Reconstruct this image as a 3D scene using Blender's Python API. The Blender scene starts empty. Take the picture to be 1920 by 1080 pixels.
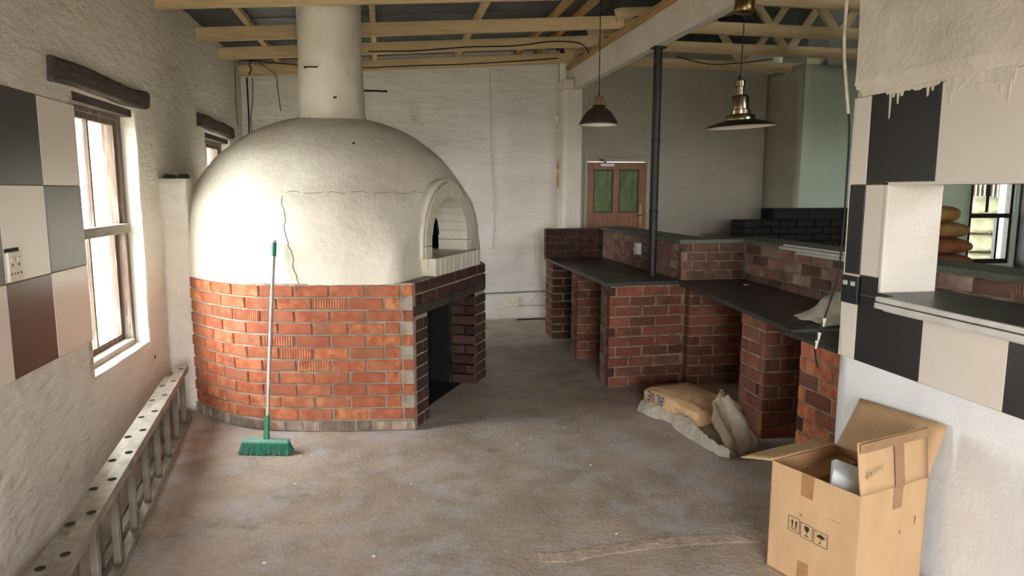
import bpy, bmesh, math, random
from mathutils import Vector, Matrix, noise, Euler
random.seed(7)
sc = bpy.context.scene
COL = sc.collection

# ------------------------------------------------------------------ camera
F_PX, YAW, PITCH, ROLL = 1310.0, math.radians(10.46), math.radians(-7.88), math.radians(-0.08)
fw = Vector((math.sin(YAW)*math.cos(PITCH), math.cos(YAW)*math.cos(PITCH), math.sin(PITCH)))
rt = Vector((math.cos(YAW), -math.sin(YAW), 0))
dn = fw.cross(rt)
rt2 = rt*math.cos(ROLL)+dn*math.sin(ROLL)
dn2 = dn*math.cos(ROLL)-rt*math.sin(ROLL)
cd = bpy.data.cameras.new('camera'); cam = bpy.data.objects.new('camera', cd); COL.objects.link(cam)
M = Matrix.Identity(4)
for i, v in enumerate((rt2, -dn2, -fw)):
    for j in range(3): M[j][i] = v[j]
M[0][3], M[1][3], M[2][3] = 0, 0, 1.6
cam.matrix_world = M
cd.sensor_fit = 'HORIZONTAL'; cd.sensor_width = 36; cd.lens = F_PX/1920*36
cd.clip_start = .05; cd.clip_end = 200
sc.camera = cam

# ------------------------------------------------------------------ sky, portals, exposure
w = bpy.data.worlds.new('overcast_sky'); sc.world = w; w.use_nodes = True
bg = w.node_tree.nodes['Background']
bg.inputs[0].default_value = (.98, .99, 1.0, 1); bg.inputs[1].default_value = 20.0
sc.view_settings.view_transform = 'Standard'; sc.view_settings.look = 'None'
sc.view_settings.exposure = 0.6; sc.view_settings.gamma = 1; sc.view_settings.use_curve_mapping = False
try:
    sc.cycles.max_bounces = 10; sc.cycles.diffuse_bounces = 6; sc.cycles.transparent_max_bounces = 12
    sc.cycles.sample_clamp_indirect = 8
except Exception: pass

def portal(loc, size, direction):
    l = bpy.data.lights.new('sky_portal', 'AREA'); l.shape = 'RECTANGLE'; l.size, l.size_y = size
    l.cycles.is_portal = True
    o = bpy.data.objects.new('sky_portal', l); COL.objects.link(o); o.location = loc
    o.rotation_euler = Vector(direction).to_track_quat('-Z', 'Z').to_euler()
# openings: window 1, window 2, doorway behind the camera, added hall opening, steel hall window
W1 = (3.99, 4.905, .61, 2.105); W2 = (6.72, 7.75, .95, 2.12)
FD = (-.7, 1.15, .0, 2.2)       # doorway in the wall behind the camera (x0,x1,z0,z1)
HD = (3.7, 4.6, .9, 2.1)           # unseen opening added to light the hall
W3 = (7.755, 8.45, .63, 1.85)      # steel window in the mint wall
YF = -2.2
portal((-1.80, (W1[0]+W1[1])/2, (W1[2]+W1[3])/2), (W1[1]-W1[0]+.1, W1[3]-W1[2]+.1), (1, 0, 0))
portal((-1.80, (W2[0]+W2[1])/2, (W2[2]+W2[3])/2), (W2[1]-W2[0]+.1, W2[3]-W2[2]+.1), (1, 0, 0))
portal(((FD[0]+FD[1])/2, YF-.3, (FD[2]+FD[3])/2), (FD[1]-FD[0], FD[3]-FD[2]), (0, 1, 0))
portal(((HD[0]+HD[1])/2, YF-.3, (HD[2]+HD[3])/2), (HD[1]-HD[0], HD[3]-HD[2]), (0, 1, 0))
portal(((W3[0]+W3[1])/2, 8.5, (W3[2]+W3[3])/2), (W3[1]-W3[0], W3[3]-W3[2]), (0, -1, 0))

# ------------------------------------------------------------------ helpers
def lin(c):
    if isinstance(c, str):
        c = c.lstrip('#'); c = [int(c[i:i+2], 16)/255 for i in (0, 2, 4)]
    return tuple(x/12.92 if x <= .04045 else ((x+.055)/1.055)**2.4 for x in c)
def mat(name, c1, c2=None, scale=6, rough=.7, bump=0, bscale=30, metal=0, spec=.4, detail=5, c3=None, s3=1.5, t3=(.5, .7),
        aniso=None, rvar=0, hue_random=None, groove=False, alpha=None, trans=0, c4=None, s4=1, t4=(.6, .7), c5=None, s5=30, t5=(.5, .8)):
    m = bpy.data.materials.new(name); m.use_nodes = True
    nt = m.node_tree; N = nt.nodes; L = nt.links; p = N['Principled BSDF']
    p.inputs['Roughness'].default_value = rough; p.inputs['Metallic'].default_value = metal
    p.inputs['Specular IOR Level'].default_value = spec
    tc = N.new('ShaderNodeTexCoord'); vec = tc.outputs['Object']
    if aniso:
        mp = N.new('ShaderNodeMapping'); mp.inputs['Scale'].default_value = aniso
        L.new(vec, mp.inputs['Vector']); vec = mp.outputs['Vector']
    oi = None
    if hue_random or groove:
        oi = N.new('ShaderNodeObjectInfo')
        ad = N.new('ShaderNodeVectorMath'); ad.operation = 'ADD'
        ml = N.new('ShaderNodeMath'); ml.operation = 'MULTIPLY'; ml.inputs[1].default_value = 37
        L.new(oi.outputs['Random'], ml.inputs[0]); L.new(vec, ad.inputs[0]); L.new(ml.outputs[0], ad.inputs[1]); vec2 = ad.outputs[0]
    else: vec2 = vec
    def nz(s, d=detail, r=.6):
        n = N.new('ShaderNodeTexNoise'); n.inputs['Scale'].default_value = s; n.inputs['Detail'].default_value = d
        n.inputs['Roughness'].default_value = r; L.new(vec2, n.inputs['Vector']); return n.outputs[0]
    def rmp(src, a, b):
        r = N.new('ShaderNodeMapRange'); r.inputs[1].default_value = a; r.inputs[2].default_value = b; L.new(src, r.inputs[0]); return r.outputs[0]
    def mix(f, a, b):
        x = N.new('ShaderNodeMix'); x.data_type = 'RGBA'; L.new(f, x.inputs[0])
        for s, k in ((a, 6), (b, 7)):
            if isinstance(s, tuple): x.inputs[k].default_value = (*s, 1)
            else: L.new(s, x.inputs[k])
        return x.outputs[2]
    col = lin(c1)
    if hue_random:
        cr = N.new('ShaderNodeValToRGB'); cr.color_ramp.interpolation = 'LINEAR'
        els = cr.color_ramp.elements
        while len(els) < len(hue_random): els.new(.5)
        for i, c in enumerate(hue_random):
            els[i].position = i/(len(hue_random)-1); els[i].color = (*lin(c), 1)
        L.new(oi.outputs['Random'], cr.inputs[0]); col = cr.outputs[0]
    if c2: col = mix(rmp(nz(scale), .35, .65), col, lin(c2))
    if c3: col = mix(rmp(nz(s3, 7, .65), *t3), col, lin(c3))
    if c4: col = mix(rmp(nz(s4, 8, .7), *t4), col, lin(c4))
    if c5: col = mix(rmp(nz(s5, 8, .75), *t5), col, lin(c5))
    if isinstance(col, tuple): p.inputs['Base Color'].default_value = (*col, 1)
    else: L.new(col, p.inputs['Base Color'])
    if rvar:
        r = N.new('ShaderNodeMapRange'); r.inputs[3].default_value = rough-rvar; r.inputs[4].default_value = rough+rvar
        L.new(nz(scale*.7), r.inputs[0]); L.new(r.outputs[0], p.inputs['Roughness'])
    if bump:
        b = N.new('ShaderNodeBump'); b.inputs['Strength'].default_value = 1; b.inputs['Distance'].default_value = bump
        h = nz(bscale, 6, .6)
        if groove:
            wv = N.new('ShaderNodeTexWave'); wv.wave_type = 'BANDS'; wv.bands_direction = 'X'; wv.inputs['Scale'].default_value = 18
            wv.inputs['Distortion'].default_value = 1.2; wv.inputs['Detail'].default_value = 1
            L.new(tc.outputs['Object'], wv.inputs['Vector'])
            fr = N.new('ShaderNodeMath'); fr.operation = 'FRACT'; m7 = N.new('ShaderNodeMath'); m7.operation = 'MULTIPLY'; m7.inputs[1].default_value = 7.31
            L.new(oi.outputs['Random'], m7.inputs[0]); L.new(m7.outputs[0], fr.inputs[0])
            gt = N.new('ShaderNodeMath'); gt.operation = 'GREATER_THAN'; gt.inputs[1].default_value = .55 if groove is True else groove; L.new(fr.outputs[0], gt.inputs[0])
            mm = N.new('ShaderNodeMath'); mm.operation = 'MULTIPLY'; L.new(wv.outputs['Fac'], mm.inputs[0]); L.new(gt.outputs[0], mm.inputs[1])
            aa = N.new('ShaderNodeMath'); aa.operation = 'MULTIPLY_ADD'; aa.inputs[1].default_value = 1.6; L.new(mm.outputs[0], aa.inputs[0]); L.new(h, aa.inputs[2]); h = aa.outputs[0]
        L.new(h, b.inputs['Height']); L.new(b.outputs[0], p.inputs['Normal'])
    if trans:   # thin translucent film
        out = N['Material Output']; tl = N.new('ShaderNodeBsdfTranslucent'); tr = N.new('ShaderNodeBsdfTransparent')
        if isinstance(col, tuple): tl.inputs[0].default_value = (*col, 1)
        else: L.new(col, tl.inputs[0])
        a = N.new('ShaderNodeMixShader'); a.inputs[0].default_value = .35; L.new(p.outputs[0], a.inputs[1]); L.new(tl.outputs[0], a.inputs[2])
        c = N.new('ShaderNodeMixShader'); c.inputs[0].default_value = trans; L.new(a.outputs[0], c.inputs[1]); L.new(tr.outputs[0], c.inputs[2])
        L.new(c.outputs[0], out.inputs[0])
    return m
def glass_mat():
    m = bpy.data.materials.new('window_glass'); m.use_nodes = True; nt = m.node_tree; N = nt.nodes; L = nt.links
    out = N['Material Output']; tr = N.new('ShaderNodeBsdfTransparent'); gl = N.new('ShaderNodeBsdfGlossy'); gl.inputs['Roughness'].default_value = .03
    lw = N.new('ShaderNodeLayerWeight'); lw.inputs[0].default_value = .5; pw = N.new('ShaderNodeMath'); pw.operation = 'POWER'; pw.inputs[1].default_value = 5; fr = N.new('ShaderNodeMath'); fr.operation = 'MULTIPLY_ADD'; fr.inputs[1].default_value = .22; fr.inputs[2].default_value = .04; L.new(lw.outputs['Facing'], pw.inputs[0]); L.new(pw.outputs[0], fr.inputs[0]); mx = N.new('ShaderNodeMixShader')
    tr.inputs[0].default_value = (.93, .95, .94, 1)
    L.new(fr.outputs[0], mx.inputs[0]); L.new(tr.outputs[0], mx.inputs[1]); L.new(gl.outputs[0], mx.inputs[2]); L.new(mx.outputs[0], out.inputs[0])
    return m

class MB:
    def __init__(s): s.v = []; s.f = []; s.sm = []
    def add(s, vs, fs, smooth=False):
        n = len(s.v); s.v += [Vector(v) for v in vs]; s.f += [tuple(n+i for i in f) for f in fs]; s.sm += [smooth]*len(fs); return s
    def box(s, x0, x1, y0, y1, z0, z1, T=None):
        vs = [Vector((x, y, z)) for x in (x0, x1) for y in (y0, y1) for z in (z0, z1)]
        if T: vs = [T @ v for v in vs]
        return s.add(vs, [(0, 1, 3, 2), (4, 6, 7, 5), (0, 4, 5, 1), (2, 3, 7, 6), (0, 2, 6, 4), (1, 5, 7, 3)])
    def bar(s, a, b, w, h, up=(0, 0, 1)):          # rectangular bar from a to b, w across, h along up
        a, b = Vector(a), Vector(b); d = (b-a).normalized(); u = Vector(up); u = (u-d*u.dot(d)).normalized(); r = d.cross(u)
        vs = [p+r*(w/2*i)+u*(h/2*j) for p in (a, b) for i in (-1, 1) for j in (-1, 1)]
        return s.add(vs, [(0, 1, 3, 2), (4, 6, 7, 5), (0, 4, 5, 1), (2, 3, 7, 6), (0, 2, 6, 4), (1, 5, 7, 3)])
    def prism(s, poly, z0, z1):                    # z0/z1 numbers or functions of (x,y)
        f0 = z0 if callable(z0) else (lambda x, y: z0); f1 = z1 if callable(z1) else (lambda x, y: z1)
        n = len(poly); vs = [(x, y, f0(x, y)) for x, y in poly]+[(x, y, f1(x, y)) for x, y in poly]
        return s.add(vs, [tuple(range(n-1, -1, -1)), tuple(range(n, 2*n))]+[(i, (i+1) % n, n+(i+1) % n, n+i) for i in range(n)])
    def tube(s, pts, r, n=8, cap=True):
        pts = [Vector(p) for p in pts]; rings = []; u = None
        for i, p in enumerate(pts):
            d = (pts[min(i+1, len(pts)-1)]-pts[max(i-1, 0)]).normalized()
            if u is None: u = d.orthogonal().normalized()
            u = (u-d*u.dot(d)).normalized(); v = d.cross(u); rr = r[i] if isinstance(r, (list, tuple)) else r
            rings.append([p+(u*math.cos(t*2*math.pi/n)+v*math.sin(t*2*math.pi/n))*rr for t in range(n)])
        vs = [q for R in rings for q in R]; fs = []
        for i in range(len(pts)-1):
            for t in range(n): fs.append((i*n+t, i*n+(t+1) % n, (i+1)*n+(t+1) % n, (i+1)*n+t))
        s.add(vs, fs, True)
        if cap: s.add(rings[0], [tuple(range(n-1, -1, -1))]); s.add(rings[-1], [tuple(range(n))])
        return s
    def lathe(s, prof, c, n=40, rib=0, nrib=0, tilt=None):
        c = Vector(c); vs = []; R = tilt if tilt else Matrix.Identity(3)
        for (r, z) in prof:
            for t in range(n):
                a = 2*math.pi*t/n; rr = r*(1+rib*(1 if (t % 2) else -1)) if rib else r
                vs.append(c+R @ Vector((rr*math.cos(a), rr*math.sin(a), z)))
        fs = [(i*n+t, i*n+(t+1) % n, (i+1)*n+(t+1) % n, (i+1)*n+t) for i in range(len(prof)-1) for t in range(n)]
        return s.add(vs, fs, not rib)
    def grid(s, fn, nu, nv, smooth=True, keep=None):
        vs = [fn(i/nu, j/nv) for j in range(nv+1) for i in range(nu+1)]
        fs = []
        for j in range(nv):
            for i in range(nu):
                f = (j*(nu+1)+i, j*(nu+1)+i+1, (j+1)*(nu+1)+i+1, (j+1)*(nu+1)+i)
                if keep is None or keep(sum((Vector(vs[k]) for k in f), Vector())/4): fs.append(f)
        return s.add(vs, fs, smooth)
    def ribbon(s, fn, pts, wd):                    # flat stroke mapped through fn(u,v)
        for (a, b) in zip(pts[:-1], pts[1:]):
            dx, dy = b[0]-a[0], b[1]-a[1]; l = math.hypot(dx, dy) or 1; ex, ey = dx/l*wd*.35, dy/l*wd*.35; nx, ny = -dy/l*wd/2, dx/l*wd/2
            a2 = (a[0]-ex, a[1]-ey); b2 = (b[0]+ex, b[1]+ey)
            s.add([fn(a2[0]+nx, a2[1]+ny), fn(a2[0]-nx, a2[1]-ny), fn(b2[0]-nx, b2[1]-ny), fn(b2[0]+nx, b2[1]+ny)], [(0, 1, 2, 3)])
        return s
    def poly(s, fn, pts): return s.add([fn(*p) for p in pts], [tuple(range(len(pts)))])
    def build(s, name, m, parent=None, bevel=0, fixn=False, subsurf=0, solid=0, sharp=0):
        xs = [v.x for v in s.v]; ys = [v.y for v in s.v]; zs = [v.z for v in s.v]
        o0 = Vector(((min(xs)+max(xs))/2, (min(ys)+max(ys))/2, min(zs)))
        me = bpy.data.meshes.new(name); me.from_pydata([v-o0 for v in s.v], [], s.f)
        me.polygons.foreach_set('use_smooth', s.sm)
        if fixn:
            b = bmesh.new(); b.from_mesh(me); bmesh.ops.remove_doubles(b, verts=b.verts, dist=1e-5); bmesh.ops.recalc_face_normals(b, faces=b.faces); b.to_mesh(me); b.free()
        me.update(); me.materials.append(m)
        if any(s.sm) and sharp: me.set_sharp_from_angle(angle=math.radians(sharp))
        o = bpy.data.objects.new(name, me); COL.objects.link(o); o.location = o0
        if solid: q = o.modifiers.new('s', 'SOLIDIFY'); q.thickness = solid; q.offset = -1
        if bevel:
            q = o.modifiers.new('b', 'BEVEL'); q.width = bevel; q.segments = 2; q.limit_method = 'ANGLE'; q.harden_normals = False
        if subsurf: q = o.modifiers.new('ss', 'SUBSURF'); q.levels = q.render_levels = subsurf
        if parent: par(o, parent)
        return o
WL = {}
def wloc(o): return WL.get(o.name, o.location.copy())
def par(o, p):
    WL[o.name] = o.location.copy() if o.name not in WL else WL[o.name]
    o.parent = p; o.matrix_parent_inverse = Matrix.Translation(wloc(p)).inverted()
def tag(o, label=None, cat=None, group=None, kind=None):
    if label: o['label'] = label
    if cat: o['category'] = cat
    if group: o['group'] = group
    if kind: o['kind'] = kind
    return o
def empty(name, loc, label=None, cat=None, group=None, kind=None):
    o = bpy.data.objects.new(name, None); COL.objects.link(o); o.location = loc; o.empty_display_size = .1
    WL[o.name] = Vector(loc)
    return tag(o, label, cat, group, kind)
def spline(pts, k=6):
    P = [Vector(p) for p in pts]; out = []
    for i in range(len(P)-1):
        p0, p1, p2, p3 = P[max(i-1, 0)], P[i], P[i+1], P[min(i+2, len(P)-1)]
        for t in range(k):
            t /= k; out.append(.5*((2*p1)+(p2-p0)*t+(2*p0-5*p1+4*p2-p3)*t*t+(3*p1-p0-3*p2+p3)*t**3))
    return out+[P[-1]]
def nv(p, s, a): return noise.noise_vector(Vector(p)*s)*a
def wob(p, s): return noise.fractal(Vector(p)*s, .8, 2.1, 4)

# ------------------------------------------------------------------ materials
PL = mat('white_plaster', '#dcd5c9', '#d2cabc', 3, .75, .022, 13, aniso=(.9, .55, 1.5), c3='#bdb3a4', s3=1.1, t3=(.55, .85), spec=.25)
PL2 = mat('smooth_white_plaster', '#d9d1c3', '#cec5b6', 3, .75, .010, 14, c3='#bdb19f', s3=1.4, t3=(.58, .85), spec=.25)
PLB = mat('white_brushed_block', '#dbd6cd', '#cfc9be', 2.5, .7, .03, 9, aniso=(.45, 1, 1.6), c3='#b9aea0', s3=.9, t3=(.6, .9), spec=.25)
PLG = mat('grey_white_paint', '#b7b2a1', '#aaa493', 2, .7, .012, 18, c3='#9f978a', s3=.7, t3=(.6, .95), spec=.25)
PLW = mat('cool_white_paint', '#e6e7e7', '#dededd', 5, .6, .003, 25, spec=.3)
MINT = mat('mint_paint', '#cfdcc6', '#c5d3bd', 3, .65, .002, 20, spec=.3)
MINT2 = mat('dusty_blue_green_paint', '#9fb7b0', '#90a8a2', 3, .65, .002, 20, spec=.3)
DOME = mat('dome_plaster', '#dcd5c7', '#cfc6b5', 3, .55, .009, 12, c3='#b5aa98', s3=1.3, t3=(.56, .85), spec=.35)
ARCH = mat('cream_painted_brick', '#ddd6c6', '#cfc7b4', 8, .55, .003, 40)
FLOOR = mat('stained_concrete', '#b5a493', '#978879', 3.3, .62, .006, 40, c3='#b3afb0', s3=4.5, t3=(.47, .70), rvar=.15, spec=.3, detail=12, c4='#6e6a6a', s4=1.9, t4=(.60, .74), c5='#cfc6bb', s5=26, t5=(.56, .80))
BRO = mat('orange_brick', '#a8522f', '#8a452c', 14, .85, .003, 60, hue_random=['#a65d3d', '#b86f49', '#98543b', '#c27d50', '#aa6548'], c3='#86604a', s3=5, t3=(.5, .75), groove=.9)
BRD = mat('shaded_brick', '#5e3629', '#3f271f', 12, .88, .006, 40, hue_random=['#4e2f22', '#5c3928', '#3e271c', '#54352a'], c3='#261d18', s3=4, t3=(.5, .8), groove=True)  # darker brick copy, the shade on dim faces put into its colour
BRC = mat('dusty_red_brick', '#8b4632', '#6b3628', 12, .88, .004, 60, hue_random=['#7a4732', '#8b553d', '#663c2b', '#74442f', '#915b43'], c3='#4f4034', s3=7, t3=(.46, .7), groove=True)
BRU = mat('whitewashed_brick', '#8d6a5c', '#6f5042', 10, .88, .004, 60, hue_random=['#8d5a4a', '#9b7466', '#75503f', '#a58a7c', '#855040'], c3='#b6a699', s3=5, t3=(.5, .75), groove=True)
BRF = mat('mortar_smeared_brick', '#93806f', '#7d6a5b', 16, .9, .006, 50, hue_random=['#8f7a69', '#9a8472', '#84705f', '#a3714f'], c3='#a69a8b', s3=8, t3=(.45, .65), groove=True)
BRG = mat('brown_combed_brick', '#6b5142', '#553d31', 10, .9, .005, 60, hue_random=['#67473a', '#775a4a', '#5c4336', '#7e6250'], c3='#3a2d25', s3=5, t3=(.52, .75), groove=True)
BRK = mat('black_painted_brick', '#1f1d1b', '#15130f', 9, .75, .005, 40, c3='#2c2924', s3=6)
MOR = mat('grey_mortar', '#a39788', '#857a6d', 14, .95, .006, 60)
MORP = mat('pale_mortar', '#8f7d6a', '#5f4f42', 10, .95, .006, 50)
MORD = mat('dark_mortar', '#5d4c40', '#40342c', 10, .95, .006, 50)  # darker mortar for the screen
SOOT_SHADE = mat('soot_and_shade_black', '#110e0c', '#0a0807', 6, .95, .003, 30)  # soot in the oven, painted shade in holes and under the counter
CEM = mat('dark_cement_lintel', '#463e36', '#342d27', 8, .9, .004, 40)
STONE = mat('dark_stone_slab', '#34332f', '#292826', 5, .38, .0008, 60, rvar=.12, c3='#4a463e', s3=3, t3=(.58, .85), spec=.5)
STONEG = mat('dusty_green_grey_slab', '#5a5c50', '#4c4f45', 4, .5, .001, 50, spec=.4)
TW = mat('cream_tile', '#dcd2c6', '#d6ccc0', 3, .28, 0, spec=.5)
TB = mat('black_tile', '#2c2b2b', '#262626', 40, .30, .0003, 300, spec=.5)
GROUT = mat('brown_grout', '#8a735d', '#6f5c4a', 20, .9)
WOODB = mat('painted_timber', '#d3ba8e', '#c2a97e', 5, .7, .001, 40, aniso=(.4, 4, 4), c3='#ad9468', s3=4)
WOODR = mat('raw_timber', '#b7935f', '#9f7d50', 6, .75, .001, 40, aniso=(4, .4, 4))
WOODD = mat('old_dark_timber', '#4b4138', '#332b25', 8, .85, .006, 20, aniso=(5, .6, 5), c3='#6b6058', s3=6, t3=(.55, .75))
WOODW = mat('weathered_frame', '#6d5a4d', '#57473d', 9, .8, .002, 30, aniso=(4, 4, .5), c3='#8f857b', s3=7)
WOODG = mat('bleached_frame', '#a79f92', '#8e8578', 9, .8, .002, 30, aniso=(4, .5, 4))
DOOR = mat('varnished_pine', '#9a6536', '#824f2a', 6, .45, .001, 40, aniso=(6, 6, .5), spec=.5)
GREEN = mat('mottled_green_panel', '#5f7a2b', '#3c5520', 10, .35, .001, 30, aniso=(1, 1, .35), c3='#6a4a25', s3=9, t3=(.55, .7))
SHEET = mat('corrugated_sheet', '#6a6b6b', '#555656', 3, .5, .001, 30, metal=.3)
DARKC = mat('dark_ceiling_board', '#3f423e', '#343732', 2, .8)
ALU = mat('dirty_aluminium', '#b3aca0', '#8f877a', 7, .45, .001, 40, metal=.55, c3='#5b5046', s3=6, t3=(.56, .75))
ALUC = mat('white_aluminium', '#cfcdc6', '#bdbab2', 9, .4, 0, metal=.3)
STEELK = mat('black_steel', '#171513', '#241f1b', 9, .55, .001, 40, spec=.45)
NICK = mat('brushed_nickel', '#9c9079', '#857a64', 8, .24, 0, metal=1)
BRASS = mat('brass', '#a08658', '#7d673f', 8, .35, 0, metal=1)
BRONZ = mat('dull_bronze_cap', '#7f6a4b', '#665338', 8, .45, 0, metal=.5)
LAMPB = mat('brown_enamel', '#3a2a22', '#2c201a', 8, .4, 0, spec=.5)
LAMPW = mat('white_enamel', '#e5dfce', None, rough=.4)
LAMPK = mat('dark_bronze', '#2b2018', '#1f1711', 8, .35, 0, metal=.5)
BLK = mat('black_plastic', '#1b1b1c', '#222223', 20, .4, 0)
CORD = mat('black_cord', '#141312', None, rough=.6)
CABW = mat('white_cable', '#d8d2c4', '#a99b86', 20, .6)
CABG = mat('grey_cable', '#7b756c', '#5d574f', 20, .6)
GRN = mat('green_plastic', '#2c7a5c', '#256b50', 10, .4)
GRNL = mat('pale_green_plastic', '#79a99c', '#6c9a8e', 10, .45)
BRIS = mat('green_bristle', '#167056', '#0e4f3d', 60, .6, c3='#4a6d55', s3=20)
ALUD = mat('grimy_aluminium', '#857b6d', '#675d50', 9, .55, .001, 40, metal=.4, c3='#443a31', s3=8, t3=(.5, .72))
POLE = mat('silver_pole', '#b9b2ab', '#a59d96', 6, .35, 0, metal=.6)
CARD = mat('cardboard', '#bd9c77', '#b4936e', 9, .8, .0006, 60, aniso=(1, 1, .4), spec=.2)
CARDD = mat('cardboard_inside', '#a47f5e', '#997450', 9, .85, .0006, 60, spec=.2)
TAPE = mat('brown_tape', '#a67a4f', '#8f6848', 8, .3, 0, spec=.5)
TAPED = mat('brown_tape_on_flap', '#8f6d4d', '#9d7b5b', 9, .3, 0, spec=.5)
INK = mat('black_ink', '#2a211b', None, rough=.7)
INKB = mat('blue_ink', '#27486f', '#31557d', 30, .7)
INKP = mat('faded_purple_ink', '#7a6f7c', '#93806f', 60, .8)
SACK = mat('kraft_paper_sack', '#c9a57c', '#bb956c', 7, .75, .003, 14, c3='#9a7f63', s3=2.5, t3=(.5, .75), spec=.25)
FILM = mat('milky_plastic_film', '#e9e0d2', '#d4c8b6', 7, .18, .02, 16, spec=.6, trans=.28)
FILMB = mat('shaded_inner_film', '#a8977f', '#927f68', 8, .4, .012, 14, spec=.4, trans=.05)  # browner film, the shadow inside the bag put into its colour
FILM2 = mat('pale_plastic_film', '#ded9c6', '#cfc8b0', 9, .3, .004, 18, spec=.5, trans=.05)
WPL = mat('white_plastic', '#dfe4e8', '#cfd5da', 8, .35)
SOCK = mat('ivory_plastic', '#ddd3bf', '#d2c7b2', 12, .4)
RED = mat('sign_red', '#a3452f', None, rough=.5)
SIGN = mat('sign_cream', '#cbb69a', None, rough=.5)
BAGY = mat('yellow_woven_sack', '#b08a4d', '#94703c', 8, .8, .004, 20)
BAGR = mat('orange_woven_sack', '#a3683f', '#84502f', 8, .8, .004, 20)
BAGW = mat('white_woven_sack', '#c9bfb3', '#a89a8b', 6, .8, .004, 20)
GROUND = mat('pale_ground', '#a8a294', '#8f897c', 1, .9)
GLASS = glass_mat()
CHIP = mat('paint_flakes', '#d9d4c9', None, rough=.8)
PATCH = mat('rough_mortar_patch', '#bfab98', '#a29081', 12, .95, .008, 30)
DUST = mat('dark_clump', '#2a2822', '#3b3a30', 30, .95, .01, 60)
CRACK = mat('crack_shadow', '#5b5144', None, rough=.95)
GREYB = mat('greyed_flue_paint', '#a9aba0', '#9a9c91', 3, .7)

# ------------------------------------------------------------------ setting: floor and ground
def amp_floor(x, y): return .003*noise.noise(Vector((x*.9, y*.9, 0)))
fl = MB().grid(lambda u, v: (-1.9+u*12.4, -2.6+v*12.2, amp_floor(-1.9+u*12.4, -2.6+v*12.2)), 120, 120)
fl.box(-1.9, 10.5, -2.6, 9.6, -.15, -.02)
floor = tag(fl.build('floor', FLOOR), 'bare grey-brown stained concrete floor of the room', kind='structure')
gr = MB().box(-40, 40, -40, 50, -.4, -.2).build('ground', GROUND); tag(gr, 'pale bare ground outside the windows', kind='structure')
# chased mortar strip across the floor
tr = [(.60, 2.83), (.75, 2.80), (.95, 2.83), (1.15, 2.845), (1.35, 2.845), (1.55, 2.83), (1.75, 2.80)]
def patch_fn(u, v):
    s = u*(len(tr)-1); i = min(int(s), len(tr)-2); t = s-i
    x = tr[i][0]+(tr[i+1][0]-tr[i][0])*t; y = tr[i][1]+(tr[i+1][1]-tr[i][1])*t
    wd = .052*min(1, (u*14)**.5)*(1+.12*noise.noise(Vector((x*20, 5, 0))))
    e = abs(v-.5)*2
    z = .0025+.0008*(1-e**4)+.0035*wob((x*3, y*3+v, 1), 14)-.012*max(0, 1-abs(u-.02)*30)
    if e > .98: z = -.002
    return (x, y+(v-.5)*2*wd, z)
tag(MB().grid(patch_fn, 110, 10).build('mortar_strip', PATCH, floor), 'pale rough mortar strip')
ch = MB(); rr = random.Random(3)
for k in range(90):
    x, y = rr.uniform(-.9, 2.0), rr.uniform(2.6, 8.2); s = rr.uniform(.002, .007)
    if (x+.4)**2+(y-5.9)**2 < 2.0: continue
    if x > 1.7 and y > 4: continue
    ch.box(x-s, x+s*rr.uniform(.4, 1), y-s*.7, y+s*.7, .003, .003+s*.6)
tag(ch.build('paint_flakes', CHIP), 'small pale crumbs and paint flakes scattered over the concrete floor', 'debris', kind='stuff')

# ------------------------------------------------------------------ walls
def cuts(a, b, step, extra):
    pts = sorted(set([a, b]+[e for e in extra if a < e < b])); out = [a]
    for p, q in zip(pts[:-1], pts[1:]):
        n = max(1, round((q-p)/step)); out += [p+(q-p)*(i+1)/n for i in range(n)]
    return out
def wall(name, m, axis, c, back, u0, u1, z0, z1, holes=(), step=.06, amp=.004, freq=3.0, topfn=None, label=None, kind='structure', parent=None):
    """plaster face on plane axis=c with rough relief, thickness towards `back`, rectangular holes (u0,u1,z0,z1)."""
    U = cuts(u0, u1, step, [h[i] for h in holes for i in (0, 1)]); Z = cuts(z0, z1, step, [h[i] for h in holes for i in (2, 3)])
    sgn = 1 if back < c else -1
    def P(u, z, d):
        if topfn: z = z0+(z-z0)*(topfn(u)-z0)/(z1-z0)
        return (c+d, u, z) if axis == 0 else (u, c+d, z)
    b = MB(); idx = {}
    def vid(u, z, bk):
        k = (u, z, bk)
        if k not in idx:
            d = back-c if bk else sgn*amp*(wob((u*1.0, z*1.0, c), freq)+.5*wob((u, z, c+3), freq*3.1))
            b.v.append(Vector(P(u, z, d))); idx[k] = len(b.v)-1
        return idx[k]
    def inside(u, z): return any(h[0] < u < h[1] and h[2] < z < h[3] for h in holes)
    nu, nz_ = len(U)-1, len(Z)-1
    solid = [[not inside((U[i]+U[i+1])/2, (Z[j]+Z[j+1])/2) for j in range(nz_)] for i in range(nu)]
    for i in range(nu):
        for j in range(nz_):
            if not solid[i][j]: continue
            q = [(U[i], Z[j]), (U[i+1], Z[j]), (U[i+1], Z[j+1]), (U[i], Z[j+1])]
            for bk in (False, True):
                b.f.append(tuple(vid(*p, bk) for p in (q if not bk else q[::-1]))); b.sm.append(not bk)
            for (di, dj, a, e) in ((-1, 0, 3, 0), (1, 0, 1, 2), (0, -1, 0, 1), (0, 1, 2, 3)):
                ii, jj = i+di, j+dj
                if ii < 0 or jj < 0 or ii >= nu or jj >= nz_ or not solid[ii][jj]:
                    b.f.append((vid(*q[a], False), vid(*q[e], False), vid(*q[e], True), vid(*q[a], True))); b.sm.append(False)
    o = b.build(name, m, parent, fixn=True)
    tag(o, label, kind=kind if not parent else None)
    return o
XL, XR, YB, YD = -1.535, 2.18, 8.515, 9.0
def roofz(x): return 2.866+.070*(x+1.535)       # underside of the rafters
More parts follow.
